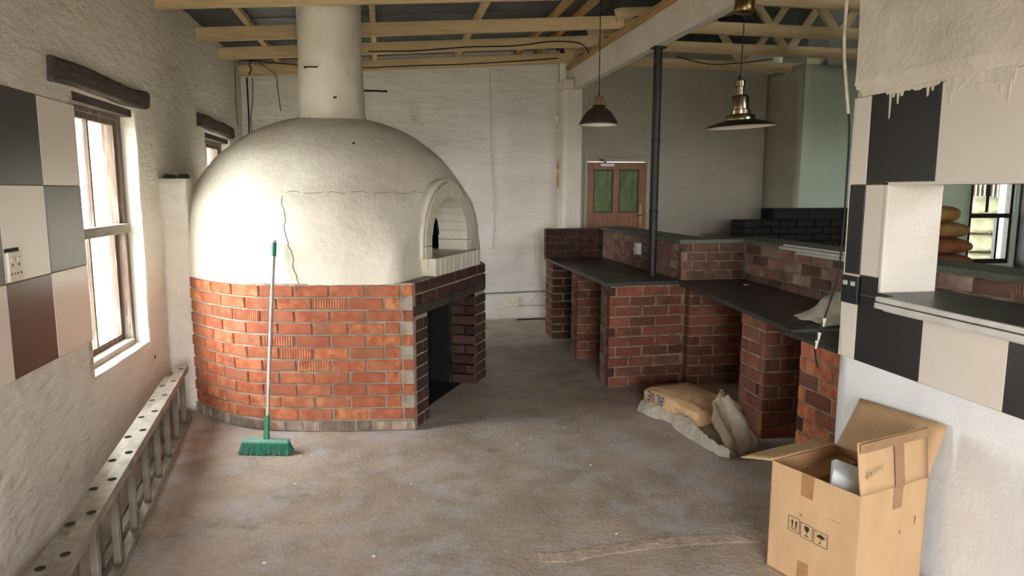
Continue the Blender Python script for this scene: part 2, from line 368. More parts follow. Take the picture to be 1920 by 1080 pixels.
wl = wall('wall_left', PL, 0, XL, XL-.30, YF-.3, 9.3, 0, 3.12, [W1, W2], .06, .006, 2.2, label='rough white plastered wall with two sash windows')
wb = wall('wall_back', PLB, 1, YB, YB+.25, XL-.3, 2.16, 0, 3.2, (), .04, .017, 2.4, topfn=lambda x: roofz(x)+.26, label='white-painted rough block wall behind the oven')
wf = wall('wall_front', PL, 1, YF, YF-.25, XL-.3, 10.5, 0, 3.6, [FD, HD], .25, .002, label='white wall with doorway behind the viewer')
wd = wall('wall_far', PLG, 1, YD, YD+.25, 1.95, 5.4, 0, 3.45, [(2.63, 3.538, 0, 2.031)], .08, .003, 1.5, label='grey-white hall wall with the pine door')
# column at the end of the back wall and white beam on it
cb = MB(); arc = [(2.136, 9.0), (2.136, 8.26)]+[(2.136+.05-.05*math.cos(t*math.pi/8), 8.26-.05*math.sin(t*math.pi/8)) for t in range(1, 5)]+[(2.365, 8.21), (2.365, 9.0)]
cb.prism(arc, 0, 2.80)
cb.prism([(2.136, 9.0), (2.136, 8.26), (2.15, 8.22), (2.262, 8.21), (2.262, 9.0)], 2.80, 2.92)
column = tag(cb.build('wall_column', PL2, bevel=.012), 'white plastered pier under the far end of the white beam', kind='structure')
bm_ = MB()
for a, b in ((8.6, 7.0), (7.0, 5.755), (5.745, 3.6), (3.6, -2.2)): bm_.box(2.265, 2.345, b+.004, a-.004, 2.80, 3.05)
bm_.box(2.27, 2.34, -2.2, 8.55, 2.805, 3.06)
beam = tag(bm_.build('beam', PL2, bevel=.004), 'long white ceiling beam on the black steel post', kind='structure')
for k, (y0, y1) in enumerate(((8.5, 4.3), (8.45, 2.0))):
    MB().box(2.235-.025*k, 2.262, y1, y0, 3.052+.022*k, 3.072+.022*k).build('batten', WOODR, beam)

# left wall: nib between wall and oven
nb = wall('wall_nib', PL, 1, 5.32, 5.62, XL-.02, -1.36, 0, 1.685, (), .05, .004, 4, label='low white pier between window wall and oven')
# right tiled wall with the hatch
HATCH = (.5, 2.738, 1.128, 1.637)
wr = wall('wall_right', PLW, 0, XR, XR+.27, YF-.1, 2.985, 0, 3.5, [HATCH], .06, .0025, 2.5, label='white wall with black and cream tiles round a serving hatch')
def band(u, v):
    y = -2.2+u*(2.945+2.2); z = 2.005+v*1.45
    x = 2.135+.008*wob((1, y, z), 3)+.004*wob((2, y, z), 11)
    if v < .022: x = 2.178
    elif v < .05: x = 2.178-(v-.022)/.028*.04
    return (x, y, z+.005*wob((3, y, 0), 2.2)*(1 if v > .04 else .5))
ub = MB().grid(band, 120, 60)
ub.box(2.14, 2.18, 2.93, 2.945, 2.06, 3.45)
ub.build('plaster_band', PL2, wr)
wh = wall('wall_right_far', MINT, 1, 8.164, 8.42, 5.22, 10.5, 0, 3.17, [W3], .12, .002, 2, label='mint green hall wall with a black steel window')
wall('wall_mint_return', PLG, 0, 5.19, 5.45, 8.168, 9.0, 0, 3.17, (), .1, .003, 2, label='grey-white return wall beside the mint wall')
wall('wall_hall', MINT2, 0, 10.3, 10.5, YF-.2, 9.0, 0, 4.6, (), .4, .002, 2, label='blue-green side wall of the hall')
fx = MB().box(5.6, 6.05, 8.3, 8.75, 3.1, 4.6); tag(fx.build('trim_2', GREYB), 'greyish square flue rising behind the roof trusses', kind='structure')
gb = MB().box(1.9, 10.5, 9.06, 9.25, 3.1, 5.0); tag(gb.build('wall_gable', DARKC), 'dark gable above the hall walls', kind='structure')

# tiles
def tiles(parent, X, side, ys, zs, start, skip, clipfn=None, thick=.007):
    for i in range(len(ys)-1):
        for j in range(len(zs)-1):
            if skip(i, j): continue
            y0, y1, z0, z1 = ys[i]+.002, ys[i+1]-.002, zs[j]+.002, zs[j+1]-.002
            rects = clipfn(y0, y1, z0, z1) if clipfn else [(y0, y1, z0, z1)]
            if not rects: continue
            black = (i+j+start) % 2 == 0
            x0, x1 = (X-.002, X+thick) if side > 0 else (X-thick, X+.002)
            x0 += random.uniform(-.0008, .0008); x1 += random.uniform(-.0008, .0008)
            b = MB()
            for r in rects: b.box(x0, x1, r[0], r[1], r[2], r[3])
            tag(b.build('tile', TB if black else TW, parent, bevel=.0015), 'black tile' if black else 'cream tile')
T0 = .405
ysL = [3.178-T0*k for k in range(8, 0, -1)]+[3.178, 3.583, 3.987]
tiles(wl, XL, 1, ysL, [.812, 1.217, 1.624, 2.031], 0, lambda i, j: False)
MB().box(XL-.01, XL+.003, ysL[0], 3.987, .812, 2.033).build('grout', GROUT, wl)
ysR = [2.878-T0*k for k in range(12, 0, -1)]+[2.878, 2.986]
def clipR(y0, y1, z0, z1):
    a0, a1, c0, c1 = HATCH[0]-.0, HATCH[1], 1.128, HATCH[3]
    if y1 <= a0 or y0 >= a1 or z1 <= c0 or z0 >= c1-.001: return [(y0, y1, z0, z1)]
    out = []
    if y1 > a1+.01: out.append((a1+.002, y1, max(z0, c0), min(z1, c1)))
    if z0 < c0: out.append((y0, y1, z0, c0-.002))
    if z1 > c1+.01: out.append((y0, y1, c1+.002, z1))
    return out
tiles(wr, XR, -1, ysR, [.814, 1.218, 1.632, 2.03], 1, lambda i, j: False, clipR)
def grout_right():
    b = MB()
    for r in clipR(ysR[0], 2.986, .814, 2.03): b.box(XR-.003, XR+.01, *r)
    b.box(XR-.003, XR+.01, ysR[0], 2.986, 1.637, 2.03)
    return b.build('grout', GROUT, wr)
grout_right()
MB().box(XR-.004, XR+.268, 2.730, 2.7375, 1.155, 1.634).build('hatch_lining', PL, wr)
MB().box(XR-.008, XR+.0, 2.986, 2.992, .814, 2.03).build('tile_edge', TW, wr)
MB().box(XR-.012, XR+.27, .5, 2.742, 1.630, 1.642).box(XR-.012, XR+.004, 2.728, 2.742, 1.13, 1.64).build('hatch_edging', TW, wr)
def drips(y0, y1, base, runs, label, seed):
    n = 160; b = MB(); vs = []
    for i in range(n+1):
        y = y0+(y1-y0)*i/n; l = base*(.75+.5*noise.noise(Vector((y*22, seed, 0)))+.35*noise.noise(Vector((y*70, seed, 1))))
        for (yy, ll, w_) in runs: l = max(l, ll*min(1, 2.2*math.exp(-((y-yy)/w_)**2)) if abs(y-yy) < 2.2*w_ else 0)
        l *= min(1, i/4, (n-i)/4)
        vs += [(XR-.0088, y, 2.047), (XR-.0088, y, 2.032-max(0, l)), (XR-.006, y, 2.031-max(0, l))]
    b.add(vs, [(3*i, 3*i+3, 3*i+4, 3*i+1) for i in range(n)]+[(3*i+1, 3*i+4, 3*i+5, 3*i+2) for i in range(n)])
    tag(b.build('paint_drip', PL2, wr), label, kind='stuff')
drips(2.48, 2.79, .016, [(2.757, .118, .004), (2.738, .03, .006), (2.712, .060, .0045), (2.69, .03, .008), (2.60, .018, .02), (2.545, .05, .005), (2.52, .03, .006)], 'white paint drips on the black tile', 2)
drips(2.14, 2.455, .060, [(2.43, .10, .006), (2.29, .075, .008), (2.20, .085, .006), (2.165, .12, .005)], 'paler paint smear above the cream tile', 9)

# ------------------------------------------------------------------ windows
def sash_window(name, y0, y1, z0, z1, zm, label):
    e = empty(name, (-1.66, (y0+y1)/2, z0), label, kind='structure')
    xi, xo = -1.62, -1.72; fwid = .05
    for nm, a in (('frame_stile', (y0, y0+fwid, z0, z1)), ('frame_stile', (y1-fwid, y1, z0, z1))):
        MB().box(xo, xi, *a).build(nm, WOODW, e, bevel=.004)
    MB().box(xo, xi, y0+fwid, y1-fwid, z1-.07, z1).build('frame_head', WOODW, e, bevel=.004)
    MB().box(xo, xi+.01, y0+fwid, y1-fwid, z0, z0+.035).build('frame_sill', WOODG, e, bevel=.004)
    a, b = y0+fwid, y1-fwid; c = (a+b)/2
    for k, (s0, s1, x) in enumerate(((zm-.02, z1-.07, -1.655), (z0+.035, zm+.02, -1.69))):
        s = MB().box(x-.02, x+.015, a, a+.035, s0, s1).box(x-.02, x+.015, b-.035, b, s0, s1)
        s.box(x-.02, x+.015, a+.035, b-.035, s1-.035, s1).box(x-.02, x+.015, a+.035, b-.035, s0, s0+.035)
        so = s.build('sash', WOODW, e)
        MB().box(x-.015, x+.010, c-.011, c+.011, s0+.035, s1-.035).build('glazing_bar', WOODW, so)
        for p, q in ((a+.035, c-.011), (c+.011, b-.035)):
            MB().box(x-.004, x-.001, p, q, s0+.035, s1-.035).build('glass_pane', GLASS, so)
    MB().box(xo+.03, xi+.025, a, b, zm-.03, zm+.028).build('meeting_rail', WOODG, e, bevel=.004)
    return e
sash_window('window_1', W1[0], W1[1], W1[2], W1[3], 1.365, 'weathered wooden sash window glaring white beside the tiles')
sash_window('window_2', W2[0], W2[1], W2[2], W2[3], 1.5, 'dark wooden sash window mostly hidden behind the oven dome')
def lintel(y0, y1, zc0, zc1, h, name='lintel'):
    def fn(u, v):
        y = y0+u*(y1-y0); zc = zc0+(zc1-zc0)*u; t = v*2*math.pi
        e = min(1, min(u, 1-u)*26+.0)**.5 if u > .5 else 1
        hh = h/2*(1+.10*noise.noise(Vector((y*3, 1, zc0))))*(e if u > .5 else 1); d = .035
        c, s = math.cos(t), math.sin(t); q = lambda k: math.copysign(abs(k)**.35, k)
        z = zc+.02*noise.noise(Vector((y*1.6, 7, 0)))+q(s)*hh; x = XL-.02+q(c)*(d+.03)*(.6+.4*e)
        return (x+.006*noise.noise(Vector((y*9, z*9, 2))), y+(.02*noise.noise(Vector((0, z*14, 1))) if u in (0, 1) else 0), z)
    b = MB().grid(fn, 60, 24)
    for u in (0, 1): b.add([fn(u, k/24) for k in range(24)], [tuple(range(24))])
    return b.build(name, WOODD, wl)
lintel(3.72, 5.15, 2.172, 2.186, .118); lintel(6.45, 7.86, 2.20, 2.20, .115)
MB().box(-1.83, XL-.012, W1[0]+.02, W1[1]-.02, 2.06, 2.105).build('soffit_board', WOODD, wl)
MB().box(-1.83, XL-.012, W2[0]+.02, W2[1]-.02, 2.075, 2.12).build('soffit_board', WOODD, wl)
MB().lathe([(0, 0), (.014, 0)], (0, 0, 0), 12, tilt=Euler((0, math.pi/2, 0)).to_matrix()).build('hole', SOOT_SHADE, wl)
bpy.data.objects['hole'].location = (XL+.008, 4.955, .479)
# steel window in mint wall
e3 = empty('window_3', ((W3[0]+W3[1])/2, 8.2, W3[2]), 'black steel hall window seen through the serving hatch', kind='structure')
x0, x1, z0, z1 = W3; ym = 8.22
MB().box(x0, x0+.06, ym-.03, ym+.05, z0, z1).box(x1-.04, x1, ym-.03, ym+.05, z0, z1).box(x0+.06, x1-.04, ym-.03, ym+.05, z0, z0+.06).box(x0+.06, x1-.04, ym-.03, ym+.05, z1-.04, z1).build('steel_frame', STEELK, e3)
MB().box(x0+.06, x1-.04, ym-.02, ym+.03, 1.25, 1.31).build('transom', STEELK, e3)
MB().box(x0+.48, x0+.515, ym-.02, ym+.03, z0+.06, 1.25).build('glazing_bar', STEELK, e3)
MB().bar((x0+.27, ym-.05, 1.33), (x0+.2, ym-.12, 1.83), .035, .03).build('casement_stay', STEELK, e3)
MB().box(x0+.06, x1-.04, ym, ym+.004, z0+.06, 1.25).build('glass_pane', GLASS, e3)
MB().box(x0+.06, x1-.04, ym, ym+.004, 1.31, z1-.04).build('glass_pane', GLASS, e3)

# ------------------------------------------------------------------ ceiling: rafters, purlins, sheets, trusses
ce = empty('ceiling', (0, 4, 3.2), 'open lean-to roof of pale timbers under dark corrugated sheets', kind='structure')
RY = [8.415, 7.45, 6.593, 5.488, 4.45, 3.4, 2.3, 1.2, 0, -1.2]
for y in RY:
    a = Vector((XL-.1, y+.02, roofz(XL-.1)+.0575)); b = Vector((2.30, y+.02, roofz(2.30)+.0575))
    MB().bar(a, b, .04, .115).build('rafter', WOODB, ce, bevel=.002)
for x in (-1.1, -.045, .9, 1.62, 1.86):
    z = roofz(x)+.115+.026
    MB().bar((x, -2.3, z), (x, 8.5, z), .05, .052).build('purlin', WOODB if x < 1 else WOODR, ce)
sh = MB()
def shf(u, v):
    y = -2.4+u*11.9; x = -1.9+v*4.5; ph = (y/.076) % 1
    return (x, y, roofz(x)+.115+.052+.010+.009*math.cos(ph*2*math.pi))
sh.grid(shf, 940, 3); sh.build('roof_sheet', SHEET, ce, solid=.002)
# hall roof trusses
CH0 = 3.11
for y in (8.415, 7.45, 6.55, 5.5, 4.45, 3.3, 2.1):
    MB().box(2.30, 9.8, y, y+.04, CH0, CH0+.115).build('truss_chord', WOODB, ce, bevel=.002)
    yy = y+.02
    for xn in (4.53, 6.2, 3.0):
        for dx in (-.62, .55):
            MB().bar((xn+dx*.06, yy, CH0+.09), (xn+dx, yy, CH0+.82), .036, .085, up=(1, 0, 0)).build('truss_web', WOODB, ce)
    MB().bar((2.2, yy, 3.24), (6.0, yy, 4.30), .036, .11).build('truss_rafter', WOODB, ce)
    MB().bar((9.9, yy, 3.24), (6.0, yy, 4.30), .036, .11).build('truss_rafter', WOODB, ce)
hr = MB(); hr.add([(2.1, -2.4, 3.31), (6.0, -2.4, 4.40), (6.0, 9.2, 4.40), (2.1, 9.2, 3.31), (10.5, -2.4, 3.2), (10.5, 9.2, 3.2)], [(0, 1, 2, 3), (1, 4, 5, 2)])
hr.build('hall_roof_boards', DARKC, ce, solid=.03)

# ------------------------------------------------------------------ bricks
def brick_mesh(name, m, L_=.222, D=.05, H=.073, seed=0, ch=.004):
    r = random.Random(seed); j = lambda s=.0022: r.uniform(-s, s)
    b = []
    for (x, z) in ((-L_/2, 0), (L_/2, 0), (L_/2, H), (-L_/2, H)): b.append((x, D, z))
    ring = [(x+j(), ch+j(.001), z+j()) for (x, z) in ((-L_/2, 0), (0, 0), (L_/2, 0), (L_/2, H), (0, H), (-L_/2, H))]
    inn = [(x*(1-2*ch/L_*1.3)+j(.001), j(.0012), ch+z*(1-2*ch/H)) for (x, y, z) in ring]
    v = b+ring+inn; f = [(4, 0, 1, 6, 5), (6, 1, 2, 7), (7, 2, 3, 9, 8), (9, 3, 0, 4)]
    for k in range(6): a, c = 4+k, 4+(k+1) % 6; f.append((a, c, c+6, a+6))
    f.append((10, 11, 12, 13, 14, 15)); f.append((0, 3, 2, 1))
    me = bpy.data.meshes.new(name); me.from_pydata(v, [], f)
    bb = bmesh.new(); bb.from_mesh(me); bmesh.ops.recalc_face_normals(bb, faces=bb.faces); bb.to_mesh(me); bb.free()
    me.materials.append(m); return me
BM = {}
def bmesh_for(m, D):
    k = (m.name, D)
    if k not in BM: BM[k] = [brick_mesh('brick', m, D=D, seed=s) for s in range(5)]
    return BM[k]
def lay(parent, path, z0, n, m, ch=.0833, L_=.219, joint=.014, off=(0, .1165), allow=None, proud=-.002, D=.05, ends=None, H=.070, rr=random.Random(11), mats=None, zf=None):
    """stretcher courses along a plan path (outside to the right-hand side of travel)."""
    P = [Vector((*p, 0)) for p in path]; seg = [(a, b, (b-a).length) for a, b in zip(P[:-1], P[1:])]; tot = sum(s[2] for s in seg)
    def at(s):
        for a, b, l in seg:
            if s <= l+1e-6: return a+(b-a)*(s/l)
            s -= l
        return P[-1]
    cnt = 0
    for c in range(n):
        z = z0+c*ch; s = -off[c % len(off)]
        while s < tot-.02:
            a, b = max(s, 0), min(s+L_, tot); s += L_+joint
            for (a2, b2) in (allow(a, b, z) if allow else [(a, b)]):
                if b2-a2 < .03: continue
                pa, pb = at(a2), at(b2); d = (pb-pa); l = d.length; d.normalize(); nrm = Vector((d.y, -d.x, 0))
                mm = mats(c, (a2+b2)/2) if mats else m
                o = bpy.data.objects.new('brick', rr.choice(bmesh_for(mm, D))); COL.objects.link(o)
                o.location = (pa+pb)/2+nrm*(proud+rr.uniform(-.002, .002))+Vector((0, 0, z+rr.uniform(-.0015, .0015)))
                o.rotation_euler = (0, rr.uniform(-.006, .006), math.atan2(d.y, d.x)); o.scale = (l/.222, 1, H/.073)
                par(o, parent); cnt += 1
    return cnt

# ------------------------------------------------------------------ pizza oven
AX = Vector((-.385, 5.97, 0))
C0 = Vector((.185, 4.59, 0)); C1 = Vector((.85, 5.84, 0)); tF = (C1-C0).normalized(); nF = Vector((tF.y, -tF.x, 0)); LF = (C1-C0).length
FRONT0 = [(-1.49, 5.62), (-1.40, 5.355), (-1.29, 5.185), (-1.172, 5.042), (-1.07, 4.93), (-.96, 4.838), (-.88, 4.788), (-.79, 4.748), (-.65, 4.71), (-.502, 4.675), (-.215, 4.634), (.185, 4.59)]
FRONT = [(p.x, p.y) for p in spline([(*q, 0) for q in FRONT0], 4)]
BACK = [(.85, 5.84), (.80, 6.5), (.5, 7.0), (-.05, 7.25), (-.6, 7.22), (-1.1, 6.95), (-1.42, 6.5), (-1.5, 6.0)]
OUT = FRONT+BACK
ZB = 1.0
oven = empty('pizza_oven', (-.3, 5.9, 0), 'white plastered domed brick pizza oven with a tall round flue', 'oven')
HS0, HS1, HZ = .235, 1.18, .775      # fuel opening in the right face
inset = .013
def insetp(p, d=inset):
    v = Vector((p[0], p[1], 0)); c = (AX-v).normalized(); return v+c*d
core = MB()
ring = [insetp(p) for p in OUT]; nR = len(ring)
iC0 = len(FRONT)-1
for i in range(nR):
    if i == iC0: continue
    a, b = ring[i], ring[(i+1) % nR]
    core.add([(a.x, a.y, 0), (b.x, b.y, 0), (b.x, b.y, ZB), (a.x, a.y, ZB)], [(0, 1, 2, 3)])
A_, B_ = ring[iC0], ring[iC0+1]
fp = lambda s, z, d=0: tuple(A_+(B_-A_)*(s/LF)-nF*d+Vector((0, 0, z)))
for (s0, s1, q0, q1) in ((0, HS0, 0, ZB), (HS1, LF, 0, ZB), (HS0, HS1, HZ, ZB)):
    core.add([fp(s0, q0), fp(s1, q0), fp(s1, q1), fp(s0, q1)], [(0, 1, 2, 3)])
core.add([(p.x, p.y, ZB) for p in ring], [tuple(range(nR))])
core.build('mortar_core', MOR, oven)
cav = MB(); DP = 1.0
cav.add([fp(HS0, 0), fp(HS0, 0, DP), fp(HS0, HZ, DP), fp(HS0, HZ)], [(0, 1, 2, 3)])
cav.add([fp(HS0, HZ), fp(HS1, HZ), fp(HS1, HZ, DP), fp(HS0, HZ, DP)], [(0, 1, 2, 3)])
cav.add([fp(HS0, .003, DP), fp(HS1, .003, DP), fp(HS1, HZ, DP), fp(HS0, HZ, DP)], [(0, 1, 2, 3)])
cav.add([fp(HS1, 0, .23), fp(HS1, 0, DP), fp(HS1, HZ, DP), fp(HS1, HZ, .23)], [(0, 1, 2, 3)])
cav.add([fp(HS0, .004, .12), fp(HS1, .004, .12), fp(HS1, .004, DP), fp(HS0, .004, DP)], [(0, 1, 2, 3)])
tag(cav.build('fuel_store', SOOT_SHADE, oven), 'dark fuel opening')
# courses: headers at the floor, eleven stretcher courses above
path = [p for p in FRONT]
nb1 = lay(oven, path, .006, 1, BRF, proud=.001, L_=.105, joint=.012, off=(0,), H=.062)
def corner_gap(a, b, z):
    tot = sum((Vector((*q, 0))-Vector((*p, 0))).length for p, q in zip(path[:-1], path[1:])); g = tot-.092
    c = round((z-.083)/.0833)
    return [(a, b)] if c % 2 == 0 else [(a, min(b, g))]
nb1 += lay(oven, path, .083, 11, BRO, proud=.001, off=(.02, .135), allow=corner_gap)
def right_allow(a, b, z):
    return [(p-.052, q-.052) for p, q in right_allow0(a+.052, b+.052, z)]
def right_allow0(a, b, z):
    if z > .83: return [(a, b)]
    if z > HZ-.075: return []
    out = []
    if a < HS0-.01: out.append((a, min(b, HS0)))
    if b > HS1+.01: out.append((max(a, HS1), b))
    return out
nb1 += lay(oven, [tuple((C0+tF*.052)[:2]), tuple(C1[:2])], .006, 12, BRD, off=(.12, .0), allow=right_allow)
# inner reveal of the right-hand pier
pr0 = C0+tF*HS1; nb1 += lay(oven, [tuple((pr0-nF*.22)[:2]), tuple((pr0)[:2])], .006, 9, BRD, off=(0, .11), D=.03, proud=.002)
lt = MB(); lt.add([fp(s, z, d) for d in (-.012, .12) for s in (0, LF) for z in (HZ, .837)], [(0, 1, 3, 2), (4, 6, 7, 5), (0, 4, 5, 1), (2, 3, 7, 6), (0, 2, 6, 4), (1, 5, 7, 3)])
lt.build('lintel', CEM, oven)
# dome
PROF = [(ZB-.005, 1.15), (1.15, 1.15), (1.3, 1.147), (1.42, 1.137), (1.52, 1.115), (1.6, 1.075), (1.68, 1.025), (1.76, .97), (1.84, .905), (1.9, .845), (1.96, .765), (2.02, .68), (2.07, .595), (2.11, .50), (2.145, .40), (2.17, .30), (2.19, .18), (2.2, .0)]
def prof(z):
    for (a, ra), (b, rb) in zip(PROF[:-1], PROF[1:]):
        if z <= b: return ra+(rb-ra)*(z-a)/(b-a)
    return 0
def outline_r(th):
    d = Vector((math.cos(th), math.sin(th), 0)); best = 2.0
    n = len(OUT)
    for i in range(n):
        a = Vector((*OUT[i], 0))-AX; b = Vector((*OUT[(i+1) % n], 0))-AX; e = b-a
        den = d.x*e.y-d.y*e.x
        if abs(den) < 1e-9: continue
        t = (a.x*e.y-a.y*e.x)/den; u = (a.x*d.y-a.y*d.x)/den
        if t > 0 and -1e-6 <= u <= 1+1e-6: best = min(best, t)
    return best
RB = [outline_r(2*math.pi*k/360) for k in range(360)]
def rb(th):
    x = (th/(2*math.pi)*360) % 360; i = int(x); t = x-i
    v = lambda k: sum(RB[(k+d) % 360] for d in (-4, -2, 0, 2, 4))/5
    return v(i)*(1-t)+v(i+1)*t
SETB = .062                                       # arch front behind the brick face
def dome_pt(th, z, extra=0):
    r0 = prof(z); wgt = 1-max(0, min(1, (z-1.05)/.62)); wgt = wgt*wgt*(3-2*wgt)
    r = r0*(1-wgt)+(rb(th)-.012)*wgt*min(1, r0/1.15)
    d = Vector((math.cos(th), math.sin(th), 0))
    k = d.dot(nF); lim = (C0-AX).dot(nF)-.10
    if k > 0 and r*k > lim: r = lim/k+(r-lim/k)*.06
    r += extra+.006*wob((math.cos(th)*1.2, math.sin(th)*1.2, z*1.2), 1.6)*min(1, r0*2)+.002*wob((math.cos(th)*3, math.sin(th)*3, z*3), 4)
    return AX+d*r+Vector((0, 0, z+(.004*noise.noise(Vector((math.cos(th)*14, math.sin(th)*14, 0))) if z <= ZB else 0)))
ZD = sorted(set([ZB-.008+(1.42-ZB+.008)*k/14 for k in range(15)]+[1.42+(2.2-1.42)*math.sin(k/30*math.pi/2) for k in range(31)]))
RI, RO, LEG, SC = .345, .452, .085, .805           # arch radii, straight leg, centre along the face
ZS = 1.128                                          # sill top
def in_arch(p, R):
    q = Vector(p)-C0; s = q.dot(tF)-SC; z = p[2]-ZS-LEG
    if (Vector(p)-AX).dot(nF) < .55: return False
    return (abs(s) < R and p[2] > ZB+.02) if z < 0 else s*s+z*z < R*R
dome = MB()
NTH = 180
dome.grid(lambda u, v: tuple(dome_pt(u*2*math.pi, ZD[round(v*(len(ZD)-1))])), NTH, len(ZD)-1, True, keep=lambda c: not in_arch(c, RI+.05))
tag(dome.build('dome', DOME, oven), 'white plaster dome')
innr = MB().grid(lambda u, v: tuple(AX+(dome_pt(u*2*math.pi, ZD[round(v*(len(ZD)-1))])-AX)*.80+Vector((0, 0, (ZD[round(v*(len(ZD)-1))])*0+.21))), 60, len(ZD)-1, True, keep=lambda c: not in_arch(c, RI+.0))
innr.build('oven_chamber', SOOT_SHADE, oven)
hf = MB().prism([tuple((C0+tF*(SC-.46)-nF*.05)[:2]), tuple((C0+tF*(SC+.46)-nF*.05)[:2]), tuple((C0+tF*(SC+.6)-nF*1.5)[:2]), tuple((C0+tF*(SC-.6)-nF*1.5)[:2])], 1.05, ZS-.003)
hf.build('hearth', ARCH, oven)
# voussoirs of the arch, white painted
def vous(a0, a1, leg=None):
    b = MB(); g = .0010
    f0, f1 = SETB+random.uniform(-.0015, .0015), .315
    pts = []
    if leg is None:
        for d in (f0, f1):
            for (R, a) in ((RI, a0+g/RI), (RO, a0+g/RO), (RO, a1-g/RO), (RI, a1-g/RI)):
                p = C0+tF*(SC+R*math.cos(a))-nF*d; pts.append((p.x, p.y, ZS+LEG+R*math.sin(a)))
    else:
        z0, z1 = ZS, ZS+LEG-.003
        for d in (f0, f1):
            for (s, z) in ((leg*RI, z0), (leg*RO, z0), (leg*RO, z1), (leg*RI, z1)):
                p = C0+tF*(SC+s)-nF*d; pts.append((p.x, p.y, z))
    b.add(pts, [(0, 1, 2, 3), (7, 6, 5, 4), (0, 4, 5, 1), (1, 5, 6, 2), (2, 6, 7, 3), (3, 7, 4, 0)])
    o = b.build('arch_brick', ARCH, oven, fixn=True, bevel=.0012); return o
NV = 15
for k in range(NV): vous(math.pi*k/NV, math.pi*(k+1)/NV)
vous(0, 0, 1); vous(0, 0, -1)
# hood joining arch to dome
hood = MB()
def hoodf(u, v):
    a = -.12+u*(math.pi+.24); R = RO+.003-.03*v; d = SETB+.010+v*.26
    s, z = R*math.cos(a), R*math.sin(a)
    if a < 0: s, z = R, -LEG*(-a/.12)
    if a > math.pi: s, z = -R, -LEG*((a-math.pi)/.12)
    R2 = .008*noise.noise(Vector((s*9, z*9, 1)))
    p = C0+tF*(SC+s*(1+R2))-nF*d
    return (p.x, p.y, ZS+LEG+z*(1+R2))
hood.grid(hoodf, 48, 8); hood.build('arch_hood', DOME, oven, solid=.03)
# sill of bricks on edge
ns = 11; s0_, s1_ = .365, 1.275
for k in range(ns):
    a, b = s0_+(s1_-s0_)*k/ns+.0012, s0_+(s1_-s0_)*(k+1)/ns-.0012; pts = []
    f0 = -.004+random.uniform(-.002, .002)
    for d in (f0, .20):
        for (s, z) in ((a, ZB+.004), (b, ZB+.004), (b, ZS), (a, ZS)):
            p = C0+tF*s-nF*d; pts.append((p.x, p.y, z))
    MB().add(pts, [(0, 1, 2, 3), (7, 6, 5, 4), (0, 4, 5, 1), (1, 5, 6, 2), (2, 6, 7, 3), (3, 7, 4, 0)]).build('sill_brick', ARCH, oven, fixn=True, bevel=.002)
# flue
fb = Vector((-.375, 5.86, 2.12))
def fluef(u, v):
    a = u*2*math.pi; z = 2.10+v*1.25; r = .262-.018*min(1, v*2.2)+.028*max(0, 1-v*12)
    r += .006*wob((math.cos(a)*1.2, math.sin(a)*1.2, z), 2.5)
    return (fb.x+r*math.cos(a)-.0*v, fb.y+r*math.sin(a), z)
tag(MB().grid(fluef, 64, 40).build('flue', DOME, oven), 'white plastered round flue')
for (x, y, z, dx) in ((-.55, 5.60, 2.52, .10), (-.34, 5.575, 2.30, .02)):
    MB().tube([(x, 5.66, z), (x, y, z), (x+dx, y-.01, z+.002)], .006, 6).build('iron_hook', STEELK, oven)
MB().tube([(-.16, 5.9, 2.40), (.06, 5.98, 2.41)], .008, 6).build('iron_rod', STEELK, oven)
# cracks in the plaster
def on_dome(th, z, e=.0015): return tuple(dome_pt(th, z, e))
ck = MB()
def crack(pts, wdt):
    for (a, b) in zip(pts[:-1], pts[1:]):
        dz, dt = b[1]-a[1], b[0]-a[0]; l = math.hypot(dz, dt) or 1; nx, nz_ = dz/l*wdt/2, -dt/l*wdt/2
        ck.add([on_dome(a[0]-nx, a[1]-nz_), on_dome(a[0]+nx, a[1]+nz_), on_dome(b[0]+nx, b[1]+nz_), on_dome(b[0]-nx, b[1]-nz_)], [(0, 1, 2, 3)])
rc = random.Random(4)
thc = math.radians(-97); pts = []
for k in range(22):
    z = ZB+k*.027; pts.append((thc-.012*k*.5+rc.uniform(-.010, .010), z))
crack(pts, .004)
th0 = math.radians(-103); pts = [(th0+k*.028, 1.59+.006*math.sin(k*.9)+rc.uniform(-.004, .004)) for k in range(34)]
for k in range(0, 33):
    if k % 5 != 3: crack(pts[k:k+2], .003)
tag(ck.build('crack', CRACK, oven), 'hairline cracks in the plaster', kind='stuff')
MB().lathe([(0, 0), (.010, 0)], (0, 0, 0), 10, tilt=Euler((math.radians(50), 0, 0)).to_matrix()).build('hole', SOOT_SHADE, oven)
hp = dome_pt(math.radians(-76), 1.93, .003); o_ = bpy.data.objects['hole.001']; o_.location = hp; WL[o_.name] = hp

# ------------------------------------------------------------------ bar counter
bar = empty('bar_counter', (2.4, 5.0, 0), 'two-level brick bar counter with dark stone tops on brick piers', 'counter')
NBAR = 0
def ztop(x, y): return .868 if y > 5.2 else .868-.036*min(1.2, (5.2-y)/1.7)
def zund(x, y): return ztop(x, y)-.030
def pier(path, z0, n, m, cap, core, **k):
    global NBAR
    NBAR += lay(bar, path, z0, n, m, **k)
    if core: MB().prism(core, 0, cap).build('mortar_core', MORP, bar)
CH = .0838
